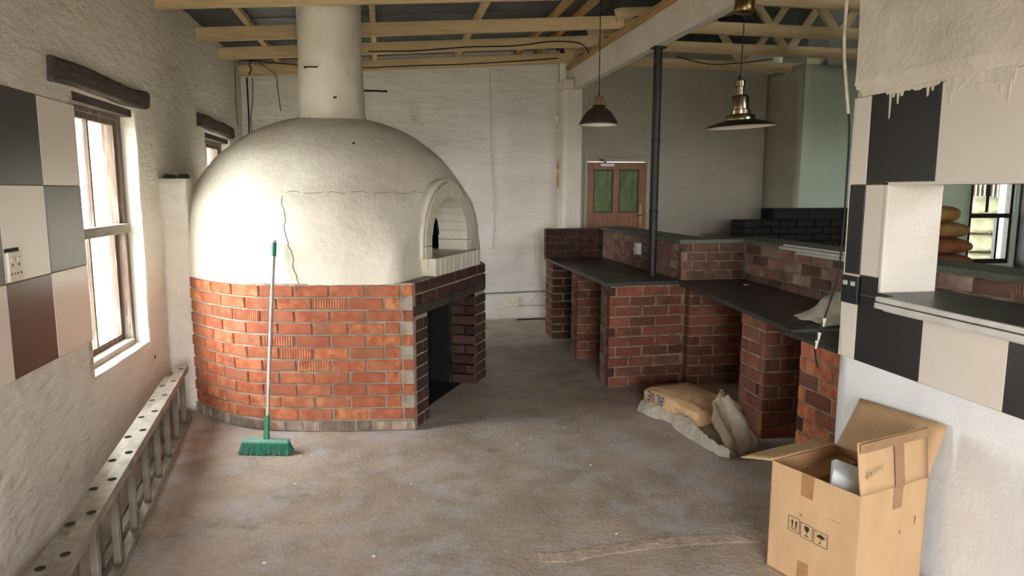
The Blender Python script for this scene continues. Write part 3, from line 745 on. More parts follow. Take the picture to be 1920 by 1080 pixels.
# paths run so that the outside lies on the right-hand side of travel
# pier 1 (far) with screen above
def endface(x, y0, y1): return [(x, y1), (x, y0)]
pier([(1.795, 7.28), (2.43, 7.28)], .004, 10, BRD, .838, [(1.803, 7.288), (2.43, 7.288), (2.43, 7.64), (1.803, 7.64)], ch=CH, off=(.0, .11))
NBAR += lay(bar, [(1.795, 7.64), (1.795, 7.332)], .004, 10, BRC, ch=CH, off=(.11, .0))
NBAR += lay(bar, [(1.775, 7.545), (2.43, 7.545)], .873, 4, BRD, ch=.079, off=(.0, .11), H=.068)
NBAR += lay(bar, [(1.775, 7.65), (1.775, 7.597)], .873, 4, BRC, ch=.079, off=(.1, .1), H=.068)
MB().prism([(1.783, 7.553), (2.44, 7.553), (2.44, 7.65), (1.783, 7.65)], .84, 1.188).build('mortar_core', MORD, bar)
# pier 2
pier([(1.805, 6.356), (2.43, 6.356)], .004, 10, BRC, .838, [(1.813, 6.364), (2.43, 6.364), (2.43, 6.58), (1.813, 6.58)], ch=CH, off=(.0, .11))
NBAR += lay(bar, [(1.805, 6.585), (1.805, 6.408)], .004, 10, BRU, ch=CH, off=(.11, .0))
# pier 3 / wall facing the camera
pier([(1.79, 5.35), (2.452, 5.385)], .004, 10, BRC, .838, [(1.798, 5.358), (2.46, 5.393), (2.46, 5.62), (1.798, 5.585)], ch=CH, off=(.05, .165))
NBAR += lay(bar, [(1.79, 5.59), (1.79, 5.402)], .004, 10, BRU, ch=CH, off=(.11, .0))
# wall 4, slightly forward
pier([(2.455, 5.295), (3.0, 5.295)], .004, 10, BRC, .83, [(2.463, 5.303), (3.0, 5.303), (3.0, 5.50), (2.463, 5.50)], ch=CH, off=(.12, .0))
NBAR += lay(bar, [(2.455, 5.388), (2.455, 5.295)], .004, 10, BRC, ch=CH, off=(0,), D=.03)
# pier A
pier([(2.395, 4.02), (2.95, 4.02)], .004, 9, BRC, .812, [(2.403, 4.028), (2.95, 4.028), (2.95, 4.33), (2.403, 4.33)], ch=.0885, off=(.0, .11), H=.077)
NBAR += lay(bar, [(2.395, 4.335), (2.395, 4.072)], .004, 9, BRC, ch=.0885, off=(.11, .0), H=.077)
# pier B joined to the tiled wall
pier([(2.28, 3.47), (2.28, 2.99)], .004, 9, BRC, .79, [(2.288, 3.47), (2.288, 2.99), (2.9, 2.99), (2.9, 3.47)], ch=.0873, off=(.05, .165), H=.076, mats=lambda c, s: BRO if (c*7+int(s*9)) % 3 else BRC)
# back wall under the counter
MB().box(2.98, 3.2, 1.6, 5.6, 0, .80).build('mortar_core', MORP, bar)
MB().box(2.46, 2.62, 5.5, 7.64, 0, .83).build('mortar_core', SOOT_SHADE, bar)  # core coloured black in place of the shade under the counter
# splash-back walls below the bar top
UB0, UBN, UBC = .875, 4, .0755
NBAR += lay(bar, [(2.43, 7.545), (2.43, 5.43)], UB0, UBN, BRU, ch=UBC, off=(.1, .21), H=.066)
NBAR += lay(bar, [(2.43, 5.43), (3.0, 5.43)], UB0, UBN, BRG, ch=UBC, off=(.0, .12), H=.066)
NBAR += lay(bar, [(3.0, 5.43), (2.975, 1.7)], UB0-.035, UBN, BRU, ch=.083, off=(.1, .21), H=.073, mats=lambda c, s: BRG if c < 1 or (c+int(s*5)) % 3 == 0 else BRU)
MB().prism([(2.438, 7.64), (2.438, 5.438), (3.008, 5.438), (2.983, 1.6), (3.2, 1.6), (3.2, 5.62), (2.65, 5.62), (2.65, 7.64)], .80, 1.172).build('mortar_core', MORP, bar)
# stone tops
WT = [(1.775, 7.545), (1.765, 5.345), (2.40, 5.40), (2.245, 3.50), (2.985, 3.47), (3.0, 5.43), (2.43, 5.43), (2.43, 7.545)]
tag(MB().prism(WT, zund, ztop).build('worktop', STONE, bar, bevel=.003), 'dark stone lower worktop')
tag(MB().prism([(2.235, 3.56), (2.235, 2.995), (2.9, 2.995), (2.9, 3.56)], .791, .815).build('worktop', STONE, bar, bevel=.003), 'lower slab beside the tiled wall')
BT = [(2.405, 7.545), (2.405, 5.405), (2.975, 5.405), (2.95, 1.6), (3.27, 1.6), (3.29, 5.66), (2.73, 5.72), (2.73, 7.66), (2.45, 7.66)]
tag(MB().prism(BT, 1.174, 1.206).build('bar_top', STONEG, bar, bevel=.003), 'green-grey raised bar top')
for (xo_, z0_, z1_, y0_) in ((.004, 1.196, 1.209, 4.80), (.014, 1.170, 1.190, 4.84), (.006, 1.148, 1.166, 4.62)):
    a = 2.9655-xo_
    MB().prism([(2.961-xo_, 3.4), (2.9685-xo_, y0_), (2.9715, y0_), (2.964, 3.4)], z0_, z1_).build('aluminium_strip', ALUC, bar)
# small white box on the bar wall
sb = empty('socket_box', (2.42, 6.38, 1.0), 'white plug-in box on the bar splash-back by the post', 'socket')
MB().box(2.375, 2.418, 6.30, 6.40, 1.005, 1.115).build('casing', WPL, sb, bevel=.004)
MB().box(2.371, 2.374, 6.315, 6.385, 1.02, 1.10).build('cover', SOCK, sb)
MB().tube(spline([(2.395, 6.30, 1.01), (2.39, 6.2, .985), (2.40, 6.05, .99), (2.40, 5.9, .995)]), .003, 5).build('flex', CABW, sb)

# steel post
pt = empty('steel_post', (2.305, 5.75, 0), 'black steel pipe post rising through the bar to the white beam', 'post')
MB().lathe([(.036, .0), (.036, 2.79)], (2.305, 5.75, .869), 24).build('pipe', STEELK, pt)
bpy.data.objects['pipe'].scale = (1, 1, (2.79-.869)/2.79)
MB().box(2.255, 2.365, 5.70, 5.80, 2.788, 2.80).build('head_plate', STEELK, pt)
MB().lathe([(.038, 0), (.041, .004), (.041, .018), (.038, .022)], (2.305, 5.75, 1.42), 24).build('pipe_collar', STEELK, pt)
MB().lathe([(.038, 0), (.041, .004), (.041, .018), (.038, .022)], (2.305, 5.75, 2.02), 24).build('pipe_collar', STEELK, pt)

# plastic bag on the worktop
def crumple(fn, nu, nv_, amp, fr, seed=0):
    return lambda u, v: tuple(Vector(fn(u, v))+nv(Vector(fn(u, v))+Vector((seed, 0, 0)), fr, amp))
bgb = MB().grid(crumple(lambda u, v: (2.46+.42*u+.03*math.sin(v*7), 3.52+.30*v, .862+.12*math.sin(min(1, u*1.5)*math.pi*.5)*math.sin(math.pi*(.1+.85*v))+.07*u), 0, 0, .035, 9, 3), 34, 30)
bgb.grid(crumple(lambda u, v: (2.445+.08*math.cos(v*math.pi*2)*(1-u)+.3*u, 3.50+.05*math.sin(v*math.pi*2), .862+.020*(1+math.sin(v*math.pi*2))*(1-u)), 0, 0, .012, 12, 5), 14, 16)
tag(bgb.build('plastic_bag', FILM2), 'crumpled cream plastic bag on the dark worktop beside the tiled wall', 'bag')

# ------------------------------------------------------------------ hatch shelf in tiled wall
hs = empty('hatch_shelf', (2.3, 2.0, 1.12), 'dark stone serving shelf with aluminium track in the tiled hatch', 'shelf')
MB().prism([(2.165, 2.745), (2.15, 2.62), (2.085, 2.60), (2.085, .52), (2.52, .52), (2.52, 2.735), (2.3, 2.736)], 1.128, 1.155).build('slab', STONE, hs, bevel=.002)
for (xa, xb, za, zb, ye) in ((2.066, 2.084, 1.136, 1.156, 2.625), (2.058, 2.084, 1.108, 1.132, 2.62), (2.088, 2.172, 1.096, 1.127, 2.60)):
    MB().box(xa, xb, .52, ye, za, zb).build('aluminium_track', ALUC, hs, bevel=.001)

# ------------------------------------------------------------------ door in far hall wall
d = empty('door_1', (3.08, 9.0, 0), 'varnished pine door with two mottled green upper panels', kind='structure')
y0, y1 = 9.01, 9.05; X0, X1 = 2.665, 3.486
MB().box(2.63, 2.663, 8.985, 9.12, 0, 2.031).box(3.489, 3.538, 8.985, 9.12, 0, 2.031).box(2.663, 3.489, 8.985, 9.12, 1.99, 2.031).build('door_frame', PLG, d)
MB().box(X0, X0+.095, y0, y1, .01, 1.985).build('stile', DOOR, d, bevel=.003)
MB().box(X1-.095, X1, y0, y1, .01, 1.985).build('stile', DOOR, d, bevel=.003)
MB().box(X0+.095, X1-.095, y0, y1, 1.885, 1.985).build('rail', DOOR, d, bevel=.003)
MB().box(X0+.095, X1-.095, y0, y1, 1.125, 1.32).build('rail', DOOR, d, bevel=.003)
MB().box(X0+.095, X1-.095, y0, y1, .01, .22).build('rail', DOOR, d, bevel=.003)
MB().box(3.03, 3.12, y0, y1, 1.32, 1.885).build('muntin', DOOR, d, bevel=.003)
MB().box(3.03, 3.12, y0, y1, .22, 1.125).build('muntin', DOOR, d, bevel=.003)
for a, b in ((X0+.095, 3.03), (3.12, X1-.095)):
    tag(MB().box(a+.012, b-.012, y0+.018, y0+.026, 1.332, 1.873).build('upper_panel', GREEN, d), 'mottled green panel')
    MB().box(a, a+.012, y0+.006, y0+.03, 1.32, 1.885).box(b-.012, b, y0+.006, y0+.03, 1.32, 1.885).box(a+.012, b-.012, y0+.006, y0+.03, 1.873, 1.885).box(a+.012, b-.012, y0+.006, y0+.03, 1.32, 1.332).build('glazing_bead', STEELK, d)
    MB().box(a, b, y0+.016, y0+.03, .22, 1.125).build('lower_panel', DOOR, d)
hd = MB().box(3.40, 3.44, y0-.012, y0, 1.14, 1.44).build('handle_plate', BRASS, d, bevel=.003)
MB().tube([(3.42, y0-.012, 1.29), (3.42, y0-.05, 1.29), (3.36, y0-.055, 1.275), (3.32, y0-.05, 1.25)], .009, 8).build('lever_handle', BRASS, hd)
dc = MB().box(2.84, 3.03, y0-.05, y0, 1.925, 1.965).build('door_closer', ALUC, d, bevel=.004)
MB().bar((2.93, y0-.03, 1.975), (2.80, y0-.12, 2.01), .02, .006).bar((2.80, y0-.12, 2.01), (2.92, y0+.0, 2.02), .02, .006).build('closer_arm', STEELK, dc)

# fire signs and junction box on the column
fs = empty('fire_sign', (2.13, 8.45, 1.83), 'cream fire equipment sign with red symbol, upper one on the white pier', 'sign')
MB().box(2.130, 2.134, 8.352, 8.545, 1.835, 2.0).build('plate', SIGN, fs)
MB().box(2.128, 2.1295, 8.41, 8.48, 1.87, 1.93).box(2.128, 2.1295, 8.43, 8.46, 1.93, 1.97).box(2.128, 2.1295, 8.435, 8.455, 1.85, 1.87).build('symbol', RED, fs)
fs2 = empty('fire_sign', (2.13, 8.45, 1.64), 'cream fire sign with a red bar, lower one on the white pier', 'sign')
MB().box(2.130, 2.134, 8.352, 8.545, 1.64, 1.83).build('plate', SIGN, fs2)
MB().box(2.128, 2.1295, 8.42, 8.475, 1.655, 1.78).box(2.128, 2.1295, 8.42, 8.475, 1.795, 1.815).build('symbol', RED, fs2)
tag(MB().box(2.085, 2.133, 8.40, 8.50, 2.41, 2.51).build('junction_box', SOCK, bevel=.006), 'small white junction box high on the pier side', 'box')

# ------------------------------------------------------------------ sockets
def socket(name, o, U, V, n, wdt, hgt, m, label, dark, switches=True):
    e = empty(name, tuple(o), label, 'socket'); o = Vector(o); U = Vector(U); V = Vector(V); n = Vector(n)
    def slab(u0, u1, v0, v1, d0, d1):
        vs = [o+U*u+V*v+n*dd for u in (u0, u1) for v in (v0, v1) for dd in (d0, d1)]
        return MB().add(vs, [(0, 1, 3, 2), (4, 6, 7, 5), (0, 4, 5, 1), (2, 3, 7, 6), (0, 2, 6, 4), (1, 5, 7, 3)])
    slab(-wdt/2, wdt/2, -hgt/2, hgt/2, 0, .014).build('face_plate', m, e, fixn=True, bevel=.004)
    for k in (-1, 1):
        slab(k*wdt*.24-.014, k*wdt*.24+.014, hgt*.16, hgt*.32, .014, .019).build('rocker', ALUC if dark else m, e, fixn=True, bevel=.001)
        b = MB()
        for (du, dv, r) in ((0, .02, .006), (-.014, -.016, .005), (.014, -.016, .005)):
            b.add([o+U*(k*wdt*.24+du+r*math.cos(t*math.pi/4))+V*(dv-hgt*.1+r*math.sin(t*math.pi/4))+n*.0146 for t in range(8)], [tuple(range(8))])
        b.build('pin_hole', SOOT_SHADE, e)
socket('wall_socket', (XL+.004, 3.245, 1.285), (0, 1, 0), (0, 0, 1), (1, 0, 0), .105, .125, SOCK, 'old ivory double socket set into the left tiles', False)
socket('wall_socket', (1.572, YB-.012, .236), (1, 0, 0), (0, 0, 1), (0, -1, 0), .15, .115, SOCK, 'cream double socket low on the back wall', False)
socket('wall_socket', (XR-.008, 2.925, 1.143), (0, 1, 0), (0, 0, 1), (-1, 0, 0), .115, .13, BLK, 'black double switched socket at the right tiled corner', True)
tag(MB().box(XL+.004, XL+.0085, 3.185, 3.30, 1.345, 1.362).build('chipped_edge', CEM, wl), 'dark chipped slot above socket')

# ------------------------------------------------------------------ lamps
def lamp1():
    e = empty('pendant_lamp', (1.65, 5.40, 2.1), 'brown dome pendant lamp with ribbed cap in front of the beam', 'lamp')
    c = (1.655, 5.30); zr = 2.108
    # shade
    out = [(.150, 0), (.151, .004), (.142, .024), (.125, .054), (.105, .084), (.083, .107), (.062, .124), (.050, .130)]
    MB().lathe(out, (*c, zr), 48).build('shade', LAMPB, e)
    MB().lathe([(r-.003, z+.001) for r, z in out], (*c, zr), 48).build('shade_lining', LAMPW, e)
    MB().lathe([(.051, .128), (.049, .141), (.045, .146)], (*c, zr), 40).build('neck_ring', NICK, e, sharp=35)
    MB().lathe([(.043, .144), (.041, .17), (.036, .20), (.031, .216), (.0, .219)], (*c, zr), 48, rib=.035).build('ribbed_cap', BRONZ, e)
    MB().lathe([(.008, .217), (.006, .245), (.003, .255)], (*c, zr), 12).build('grommet', CORD, e)
    zt = roofz(c[0])-.005
    MB().tube([(*c, zr+.245), (*c, zt-.05)], .0035, 6).build('cord', CORD, e)
    MB().lathe([(.0, -.055), (.02, -.054), (.038, -.035), (.044, -.012), (.044, .0)], (*c, zt), 28, rib=.03).build('ceiling_cup', BRASS, e)
    MB().box(c[0]-.03, c[0]+.03, c[1]-.06, c[1]+.25, zt, zt+.03).build('mounting_block', WOODR, e)
lamp1()
def lamp2():
    e = empty('pendant_lamp', (2.14, 4.0, 2.0), 'stepped nickel pendant lamp with a wide flat dark rim', 'lamp')
    c = (2.142, 4.0); zr = 1.985
    T = Euler((0, math.radians(-3.0), 0)).to_matrix()
    def L(pr, nm, m, n=48, rib=0): MB().lathe(pr, (*c, zr), n, tilt=T, rib=rib).build(nm, m, e, sharp=35)
    L([(.208, 0), (.209, .004), (.19, .014), (.15, .028), (.11, .038), (.090, .042)], 'rim_shade', LAMPK)
    L([(.206, .001), (.188, .011), (.148, .025), (.10, .034), (.0, .040)], 'shade_lining', LAMPW)
    L([(.089, .041), (.089, .062), (.083, .072), (.064, .078)], 'step_ring', NICK)
    L([(.062, .077), (.062, .101), (.053, .106)], 'step_ring', NICK)
    L([(.0515, .105), (.0515, .176), (.046, .186), (.034, .191), (.022, .192)], 'body', NICK)
    L([(.0225, .191), (.0225, .243)], 'neck', NICK)
    L([(.035, .239), (.035, .243), (.031, .245), (.031, .272), (.026, .278), (.0, .279)], 'cap', NICK)
    L([(.009, .277), (.008, .295), (.003, .305)], 'grommet', CORD, 12)
    zt = 2.72; top = (2.137, 4.0)
    MB().tube([(c[0]-.013, c[1], zr+.295), (*top, zt-.06)], .0035, 6).build('cord', CORD, e)
    MB().lathe([(.0, -.075), (.055, -.073), (.058, -.068), (.058, .02), (0, .021)], (*top, zt), 36, tilt=Euler((0, math.radians(6), 0)).to_matrix()).build('ceiling_cup', BRASS, e)
    MB().box(top[0]-.03, top[0]+.03, top[1]-.03, top[1]+.03, zt+.0, 3.12).build('drop_bracket', WOODB, e)
    MB().box(top[0]-.05, 2.29, top[1]-.03, top[1]+.03, 3.06, 3.12).build('bracket_arm', WOODB, e)
lamp2()

# ------------------------------------------------------------------ broom
br = empty('broom', (-.735, 4.345, 0), 'green push broom with a silver handle leaning on the oven', 'broom')
ax = Vector((-.735, 4.345, .105)); tp = Vector((-.692, 4.72, 1.283)); dd = (tp-ax)
hx = Vector((.973, -.23, 0))
def brm(u0, u1, v0, v1, z0, z1, taper=0):
    vv = Vector((.23, .973, 0)); b = []
    for u in (u0, u1):
        for v in (v0, v1):
            for z in (z0, z1):
                k = 1+taper*(z == z0); b.append(Vector((-.738, 4.335, 0))+hx*u*k+vv*v*k+Vector((0, 0, z)))
    return MB().add(b, [(0, 1, 3, 2), (4, 6, 7, 5), (0, 4, 5, 1), (2, 3, 7, 6), (0, 2, 6, 4), (1, 5, 7, 3)])
brm(-.145, .145, -.026, .026, .068, .088).build('head', GRNL, br, fixn=True, bevel=.005)
bs = MB(); rr = random.Random(9); vv = Vector((.23, .973, 0))
for i in range(60):
    for j in range(9):
        p0 = Vector((-.738, 4.335, .07))+hx*(-.14+.28*i/59)+vv*(-.022+.044*j/8)
        q = p0+hx*((i/59-.5)*.035+rr.uniform(-.008, .008))+vv*((j/8-.5)*.045+rr.uniform(-.008, .008)); q.z = .003+rr.uniform(0, .008)
        t = hx*.0026; t2 = vv*.0026
        bs.add([p0-t-t2, p0+t-t2, p0+t2, q-t*1.3-t2*1.3, q+t*1.3-t2*1.3, q+t2*1.3], [(0, 1, 4, 3), (1, 2, 5, 4), (2, 0, 3, 5), (3, 4, 5)])
tag(bs.build('bristles', BRIS, br), 'dusty green bristles', kind='stuff')
MB().tube([ax-Vector((0, 0, .02)), ax+dd*.02, ax+dd*.10], [.02, .017, .016], 14).build('socket', GRN, br)
MB().tube([ax+dd*.09, ax+dd*.92], .0115, 14).build('handle', POLE, br)
g = []
for k in range(13): g.append(.0155+.0012*(k % 2))
MB().tube([ax+dd*(.915+.085*k/12*.86) for k in range(13)], g, 14).build('grip', GRN, br)
MB().tube([ax+dd*.986, ax+dd*1.0], [.0165, .013], 14).build('grip_cap', ALUC, br)

# ------------------------------------------------------------------ ladder on its side along the wall
la = empty('ladder', (-1.25, 3.8, 0), 'dirty aluminium extension ladder lying on edge along the left wall', 'ladder')
def lx(y): return -1.352+(5.05-y)*.1205
YN, YFa = 1.6, 5.07
for k, (off_, wd_, z0_, z1_) in enumerate(((0, .062, .375, .40), (.064, .05, .365, .388), (0, .062, .0, .025), (.064, .05, .004, .028))):
    y0, y1 = (YN, YFa) if off_ == 0 else (YN+.05, YFa-.25)
    o2 = off_
    b = MB().prism([(lx(y0)-o2-wd_, y0), (lx(y0)-o2, y0), (lx(y1)-o2, y1), (lx(y1)-o2-wd_, y1)], z0_, z1_)
    zi = z0_-.018 if z0_ > .2 else z1_+.018
    zz0, zz1 = (zi, z0_) if z0_ > .2 else (z1_, zi)
    for e_ in (0, wd_-.004):
        b.prism([(lx(y0)-o2-e_-.004, y0), (lx(y0)-o2-e_, y0), (lx(y1)-o2-e_, y1), (lx(y1)-o2-e_-.004, y1)], zz0, zz1)
    st = b.build('stile', ALU, la, bevel=.002)
    if z0_ > .2:
        for i in range(11):
            y = 4.96-i*.318-(0 if k == 0 else .06)
            if y < YN+.1: continue
            xc = lx(y)-off_-wd_/2
            MB().add([(xc+.017*math.cos(t*math.pi/6), y+.012*math.sin(t*math.pi/6)*1.4, z1_+.0015) for t in range(12)], [tuple(range(12))]).build('rung_end', DUST, st)
for i in range(11):
    for (off_, dy, s0_, s1_) in ((.031, 0, .025, .375), (.089, -.06, .028, .365)):
        y = 4.96-i*.318+dy
        if y < YN+.1: continue
        x = lx(y)-off_
        b = MB()
        prof_ = [(.015, -.013), (.015, .013), (-.015, .013), (-.015, -.013)]
        b.prism([(x+p, y+q) for p, q in prof_][::-1], s0_, s1_)
        b.prism([(x+.0175, y-.004), (x+.0175, y+.004), (x+.014, y+.004), (x+.014, y-.004)][::-1], s0_, s1_)
        b.build('rung', ALUD, la, bevel=.003)

# clump on the nib
dcl = MB()
for k in range(26):
    x, y = -1.44+random.uniform(-.075, .06), 5.38+random.uniform(-.03, .08)
    s = random.uniform(.012, .024); dcl.lathe([(0, 0), (s, s*.5), (s*.8, s*1.2), (0, s*1.7)], (x, y, 1.684), 7)
tag(dcl.build('rag', DUST), 'dark grimy rag lying on top of the white nib', 'rag')

# ------------------------------------------------------------------ cardboard box
bx = empty('cardboard_box', (1.85, 2.43, 0), 'open brown cardboard carton with handling symbols by the right wall', 'box')
BL, BFr = Vector((1.592, 2.573, 0)), Vector((1.723, 2.185, 0)); BRt = Vector((2.106, 2.300, 0)); BBk = BL+(BRt-BFr)
HB = .478; TK = .006
def panel(a, b, z0, z1, name, m, inward=True):
    a, b = Vector(a), Vector(b); t = (b-a).normalized(); n = Vector((t.y, -t.x, 0))      # outward
    q = [a, b, b-n*TK, a-n*TK]
    return MB().prism([(p.x, p.y) for p in q][::-1], z0, z1).build(name, m, bx, bevel=.0015, fixn=True)
panel(BL, BFr, .0, HB, 'side_panel', CARD); panel(BFr, BRt, .0, HB, 'side_panel', CARD)
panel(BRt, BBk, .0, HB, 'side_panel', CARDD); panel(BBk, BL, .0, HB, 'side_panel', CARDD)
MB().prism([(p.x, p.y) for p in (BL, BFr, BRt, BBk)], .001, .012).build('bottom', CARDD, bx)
def flap(a, b, c, dd_, name, m):                # quad a,b (hinge) c,d with thickness
    a, b, c, dd_ = (Vector(p) for p in (a, b, c, dd_)); n = (b-a).cross(dd_-a).normalized()*.004
    def fn(u, v):
        p = a*(1-u)*(1-v)+b*u*(1-v)+c*u*v+dd_*(1-u)*v
        return tuple(p+n*1.2*noise.noise(p*5))
    return MB().grid(fn, 8, 6).build(name, m, bx, solid=.005)
z = HB
n_r = (BRt-BFr).normalized()
flap((*BFr[:2], z), (*BRt[:2], z), BRt+n_r*-.02+Vector((-.01, -.0, z+.212)), BFr+n_r*-.045+Vector((-.012, -.02, z+.222)), 'flap', CARD)
flap((*BRt[:2], z), (*BBk[:2], z), (2.156, 2.785, .652), (2.166, 2.292, .690), 'flap', CARD)
flap((*BBk[:2], z), (*BL[:2], z), (1.52, 2.70, .445), (1.985, 2.835, .452), 'flap', CARD)
# faces for print and tape
tL = (BFr-BL).normalized(); nL = Vector((tL.y, -tL.x, 0)); tR = (BRt-BFr).normalized(); nR_ = Vector((tR.y, -tR.x, 0))
fL = lambda u, v, o=.0012: tuple(BL+tL*u+nL*o+Vector((0, 0, v))); fR = lambda u, v, o=.0012: tuple(BFr+tR*u+nR_*o+Vector((0, 0, v)))
MB().poly(fL, [(.150, .384), (.205, .382), (.209, .478), (.150, .478)]).build('tape', TAPE, bx)
MB().poly(fL, [(.152, 0), (.205, 0), (.205, .108), (.154, .104)]).build('tape', TAPE, bx)
MB().poly(fR, [(.190, .386), (.243, .388), (.246, .478), (.187, .478)]).build('tape', TAPED, bx)
fA, fB = Vector((*BFr[:2], z)), Vector((*BRt[:2], z)); fD = BFr+n_r*-.045+Vector((-.012, -.02, z+.222)); fC = BRt+n_r*-.02+Vector((-.01, 0, z+.212))
nf = (fB-fA).cross(fD-fA).normalized()
if nf.dot(Vector((0, -1, 0))) < 0: nf = -nf
LR = (fB-fA).length
def ff(u, v, o=.009):                            # u,v in metres on the standing flap
    a, b = u/LR, v/.217; p = fA*(1-a)*(1-b)+fB*a*(1-b)+fC*a*b+fD*(1-a)*b
    return tuple(p+nf*o)
def strip(name, u0, u1, v0, v1, m, n=8):
    b = MB()
    for i in range(n):
        for j in range(2):
            ua, ub = u0+(u1-u0)*i/n, u0+(u1-u0)*(i+1)/n; va, vb = v0+(v1-v0)*j/2, v0+(v1-v0)*(j+1)/2
            b.add([ff(ua, va), ff(ub, va), ff(ub, vb), ff(ua, vb)], [(0, 1, 2, 3)])
    return b.build(name, m, bx)
strip('tape', 0.0, LR, .178, .216, TAPED); strip('tape', .187, .243, .0, .178, TAPED)
# handling symbols
pk = MB(); W_ = .0022
def done(nm, lb_):
    global pk
    tag(pk.build(nm, INK, bx), lb_); pk = MB()
def frame(u0, u1, v0, v1): pk.ribbon(fL, [(u0, v0), (u1, v0), (u1, v1), (u0, v1), (u0, v0)], W_)
frame(.099, .153, .216, .278)
for u in (.118, .137):
    pk.ribbon(fL, [(u, .236), (u, .256)], .0055); pk.poly(fL, [(u-.0065, .254), (u+.0065, .254), (u, .267)])
pk.ribbon(fL, [(.111, .2285), (.143, .2285)], .0028); done('arrows_symbol', 'printed two upward arrows in a frame')
frame(.159, .214, .211, .272)
pk.poly(fL, [(.177, .264), (.197, .264), (.199, .252), (.195, .243), (.188, .240), (.181, .243), (.176, .253)])
pk.ribbon(fL, [(.1875, .241), (.1875, .224)], .003); pk.ribbon(fL, [(.178, .2225), (.197, .2225)], .0035); done('glass_symbol', 'printed wine glass in a frame')
frame(.222, .283, .210, .268)
um = (.253, .242); pk.poly(fL, [(um[0]+.018*math.cos(t*math.pi/10), um[1]+.015*math.sin(t*math.pi/10)) for t in range(11)])
pk.ribbon(fL, [(.253, .257), (.253, .262)], .002)
pk.ribbon(fL, [(.253, .243), (.253, .224), (.251, .2205), (.247, .220), (.2445, .2235)], .0028)
for (u, v) in ((.234, .259), (.239, .253), (.232, .250), (.263, .262), (.269, .258), (.274, .262), (.272, .252), (.277, .256)): pk.ribbon(fL, [(u, v), (u+.003, v-.004)], .0014)
done('umbrella_symbol', 'printed umbrella and raindrops in a frame')
for s in ([(.150, .305), (.157, .301)], [(.159, .301), (.162, .294)], [(.285, .338), (.335, .338)]): pk.ribbon(fL, s, .0028 if s[0][0] < .2 else .001)
tag(pk.build('ink_marks', INK, bx), 'small stray ink marks', kind='stuff')
# handwriting on the standing flap
hwm = MB(); U0, V0, K = .019, .071, .093/800
def hw(pts, wd_=.0014): hwm.ribbon(ff, [(U0+(x-470)*K*1.05, V0+(740-y)*K+(x-470)*K*.2*0) for x, y in pts], wd_)
hw([(545, 385), (565, 378)]); hw([(490, 495), (545, 490), (595, 470), (570, 525), (535, 560)]); hw([(535, 560), (590, 600), (575, 640), (545, 690), (595, 745)])
hw([(560, 580), (510, 620), (470, 670), (490, 740), (530, 735), (560, 690), (590, 640)]); hw([(480, 680), (600, 600)], .0016)
hw([(690, 425), (665, 460), (680, 520)]); hw([(655, 600), (640, 700)]); hw([(700, 620), (705, 705)]); hw([(650, 545), (720, 530), (780, 490)], .0016)
hw([(710, 560), (740, 540), (770, 620), (800, 650)]); hw([(690, 520), (690, 590), (750, 600)], .0016); hw([(730, 590), (720, 690)])
hw([(835, 435), (895, 415), (865, 500), (835, 510), (880, 520), (880, 570), (845, 615)])
hw([(985, 395), (965, 480), (1005, 500), (1000, 560), (935, 605)]); hw([(985, 440), (1050, 415)])
hw([(1075, 430), (1150, 425), (1130, 480), (1095, 515), (1165, 480)])
hw([(1185, 360), (1255, 350), (1240, 430), (1215, 575)])
tag(hwm.build('handwriting', INK, bx), 'handwritten characters and number 3527', kind='stuff')
for (u, v, l) in ((.335, .329, .030), (.245, .29, .012)):
    MB().ribbon(fR, [(u, v), (u-.004, v-l)], .004).build('scuff', INK, bx)
for zz in (.35, .445):
    p = BBk+(BL-BBk).normalized()*.03+Vector((-.0, -.012, zz)); MB().lathe([(0, 0), (.004, .001), (.003, .003), (0, .004)], p, 8).build('staple', ALUC, bx)
# contents
wp = empty('appliance_part', (1.80, 2.36, .3), 'white plastic moulded part sticking up inside the carton', 'part')
b = MB(); b.add([(1.69, 2.33, .40), (1.80, 2.26, .37), (1.90, 2.38, .45), (1.80, 2.48, .50), (1.74, 2.38, .505), (1.80, 2.315, .47), (1.86, 2.38, .505), (1.79, 2.44, .525)], [(0, 1, 5, 4), (1, 2, 6, 5), (2, 3, 7, 6), (3, 0, 4, 7), (4, 5, 6, 7), (3, 2, 1, 0)])
b.build('moulded_body', WPL, wp, bevel=.008, fixn=True)
MB().bar((1.795, 2.262, .372), (1.855, 2.375, .508), .010, .012).build('rib', WPL, wp, bevel=.002)
tag(MB().bar((1.66, 2.56, .36), (1.99, 2.62, .42), .10, .05).build('grey_tray', CARDD, bevel=.006), 'dull brown packing piece lying in the carton behind the white part', 'packing')

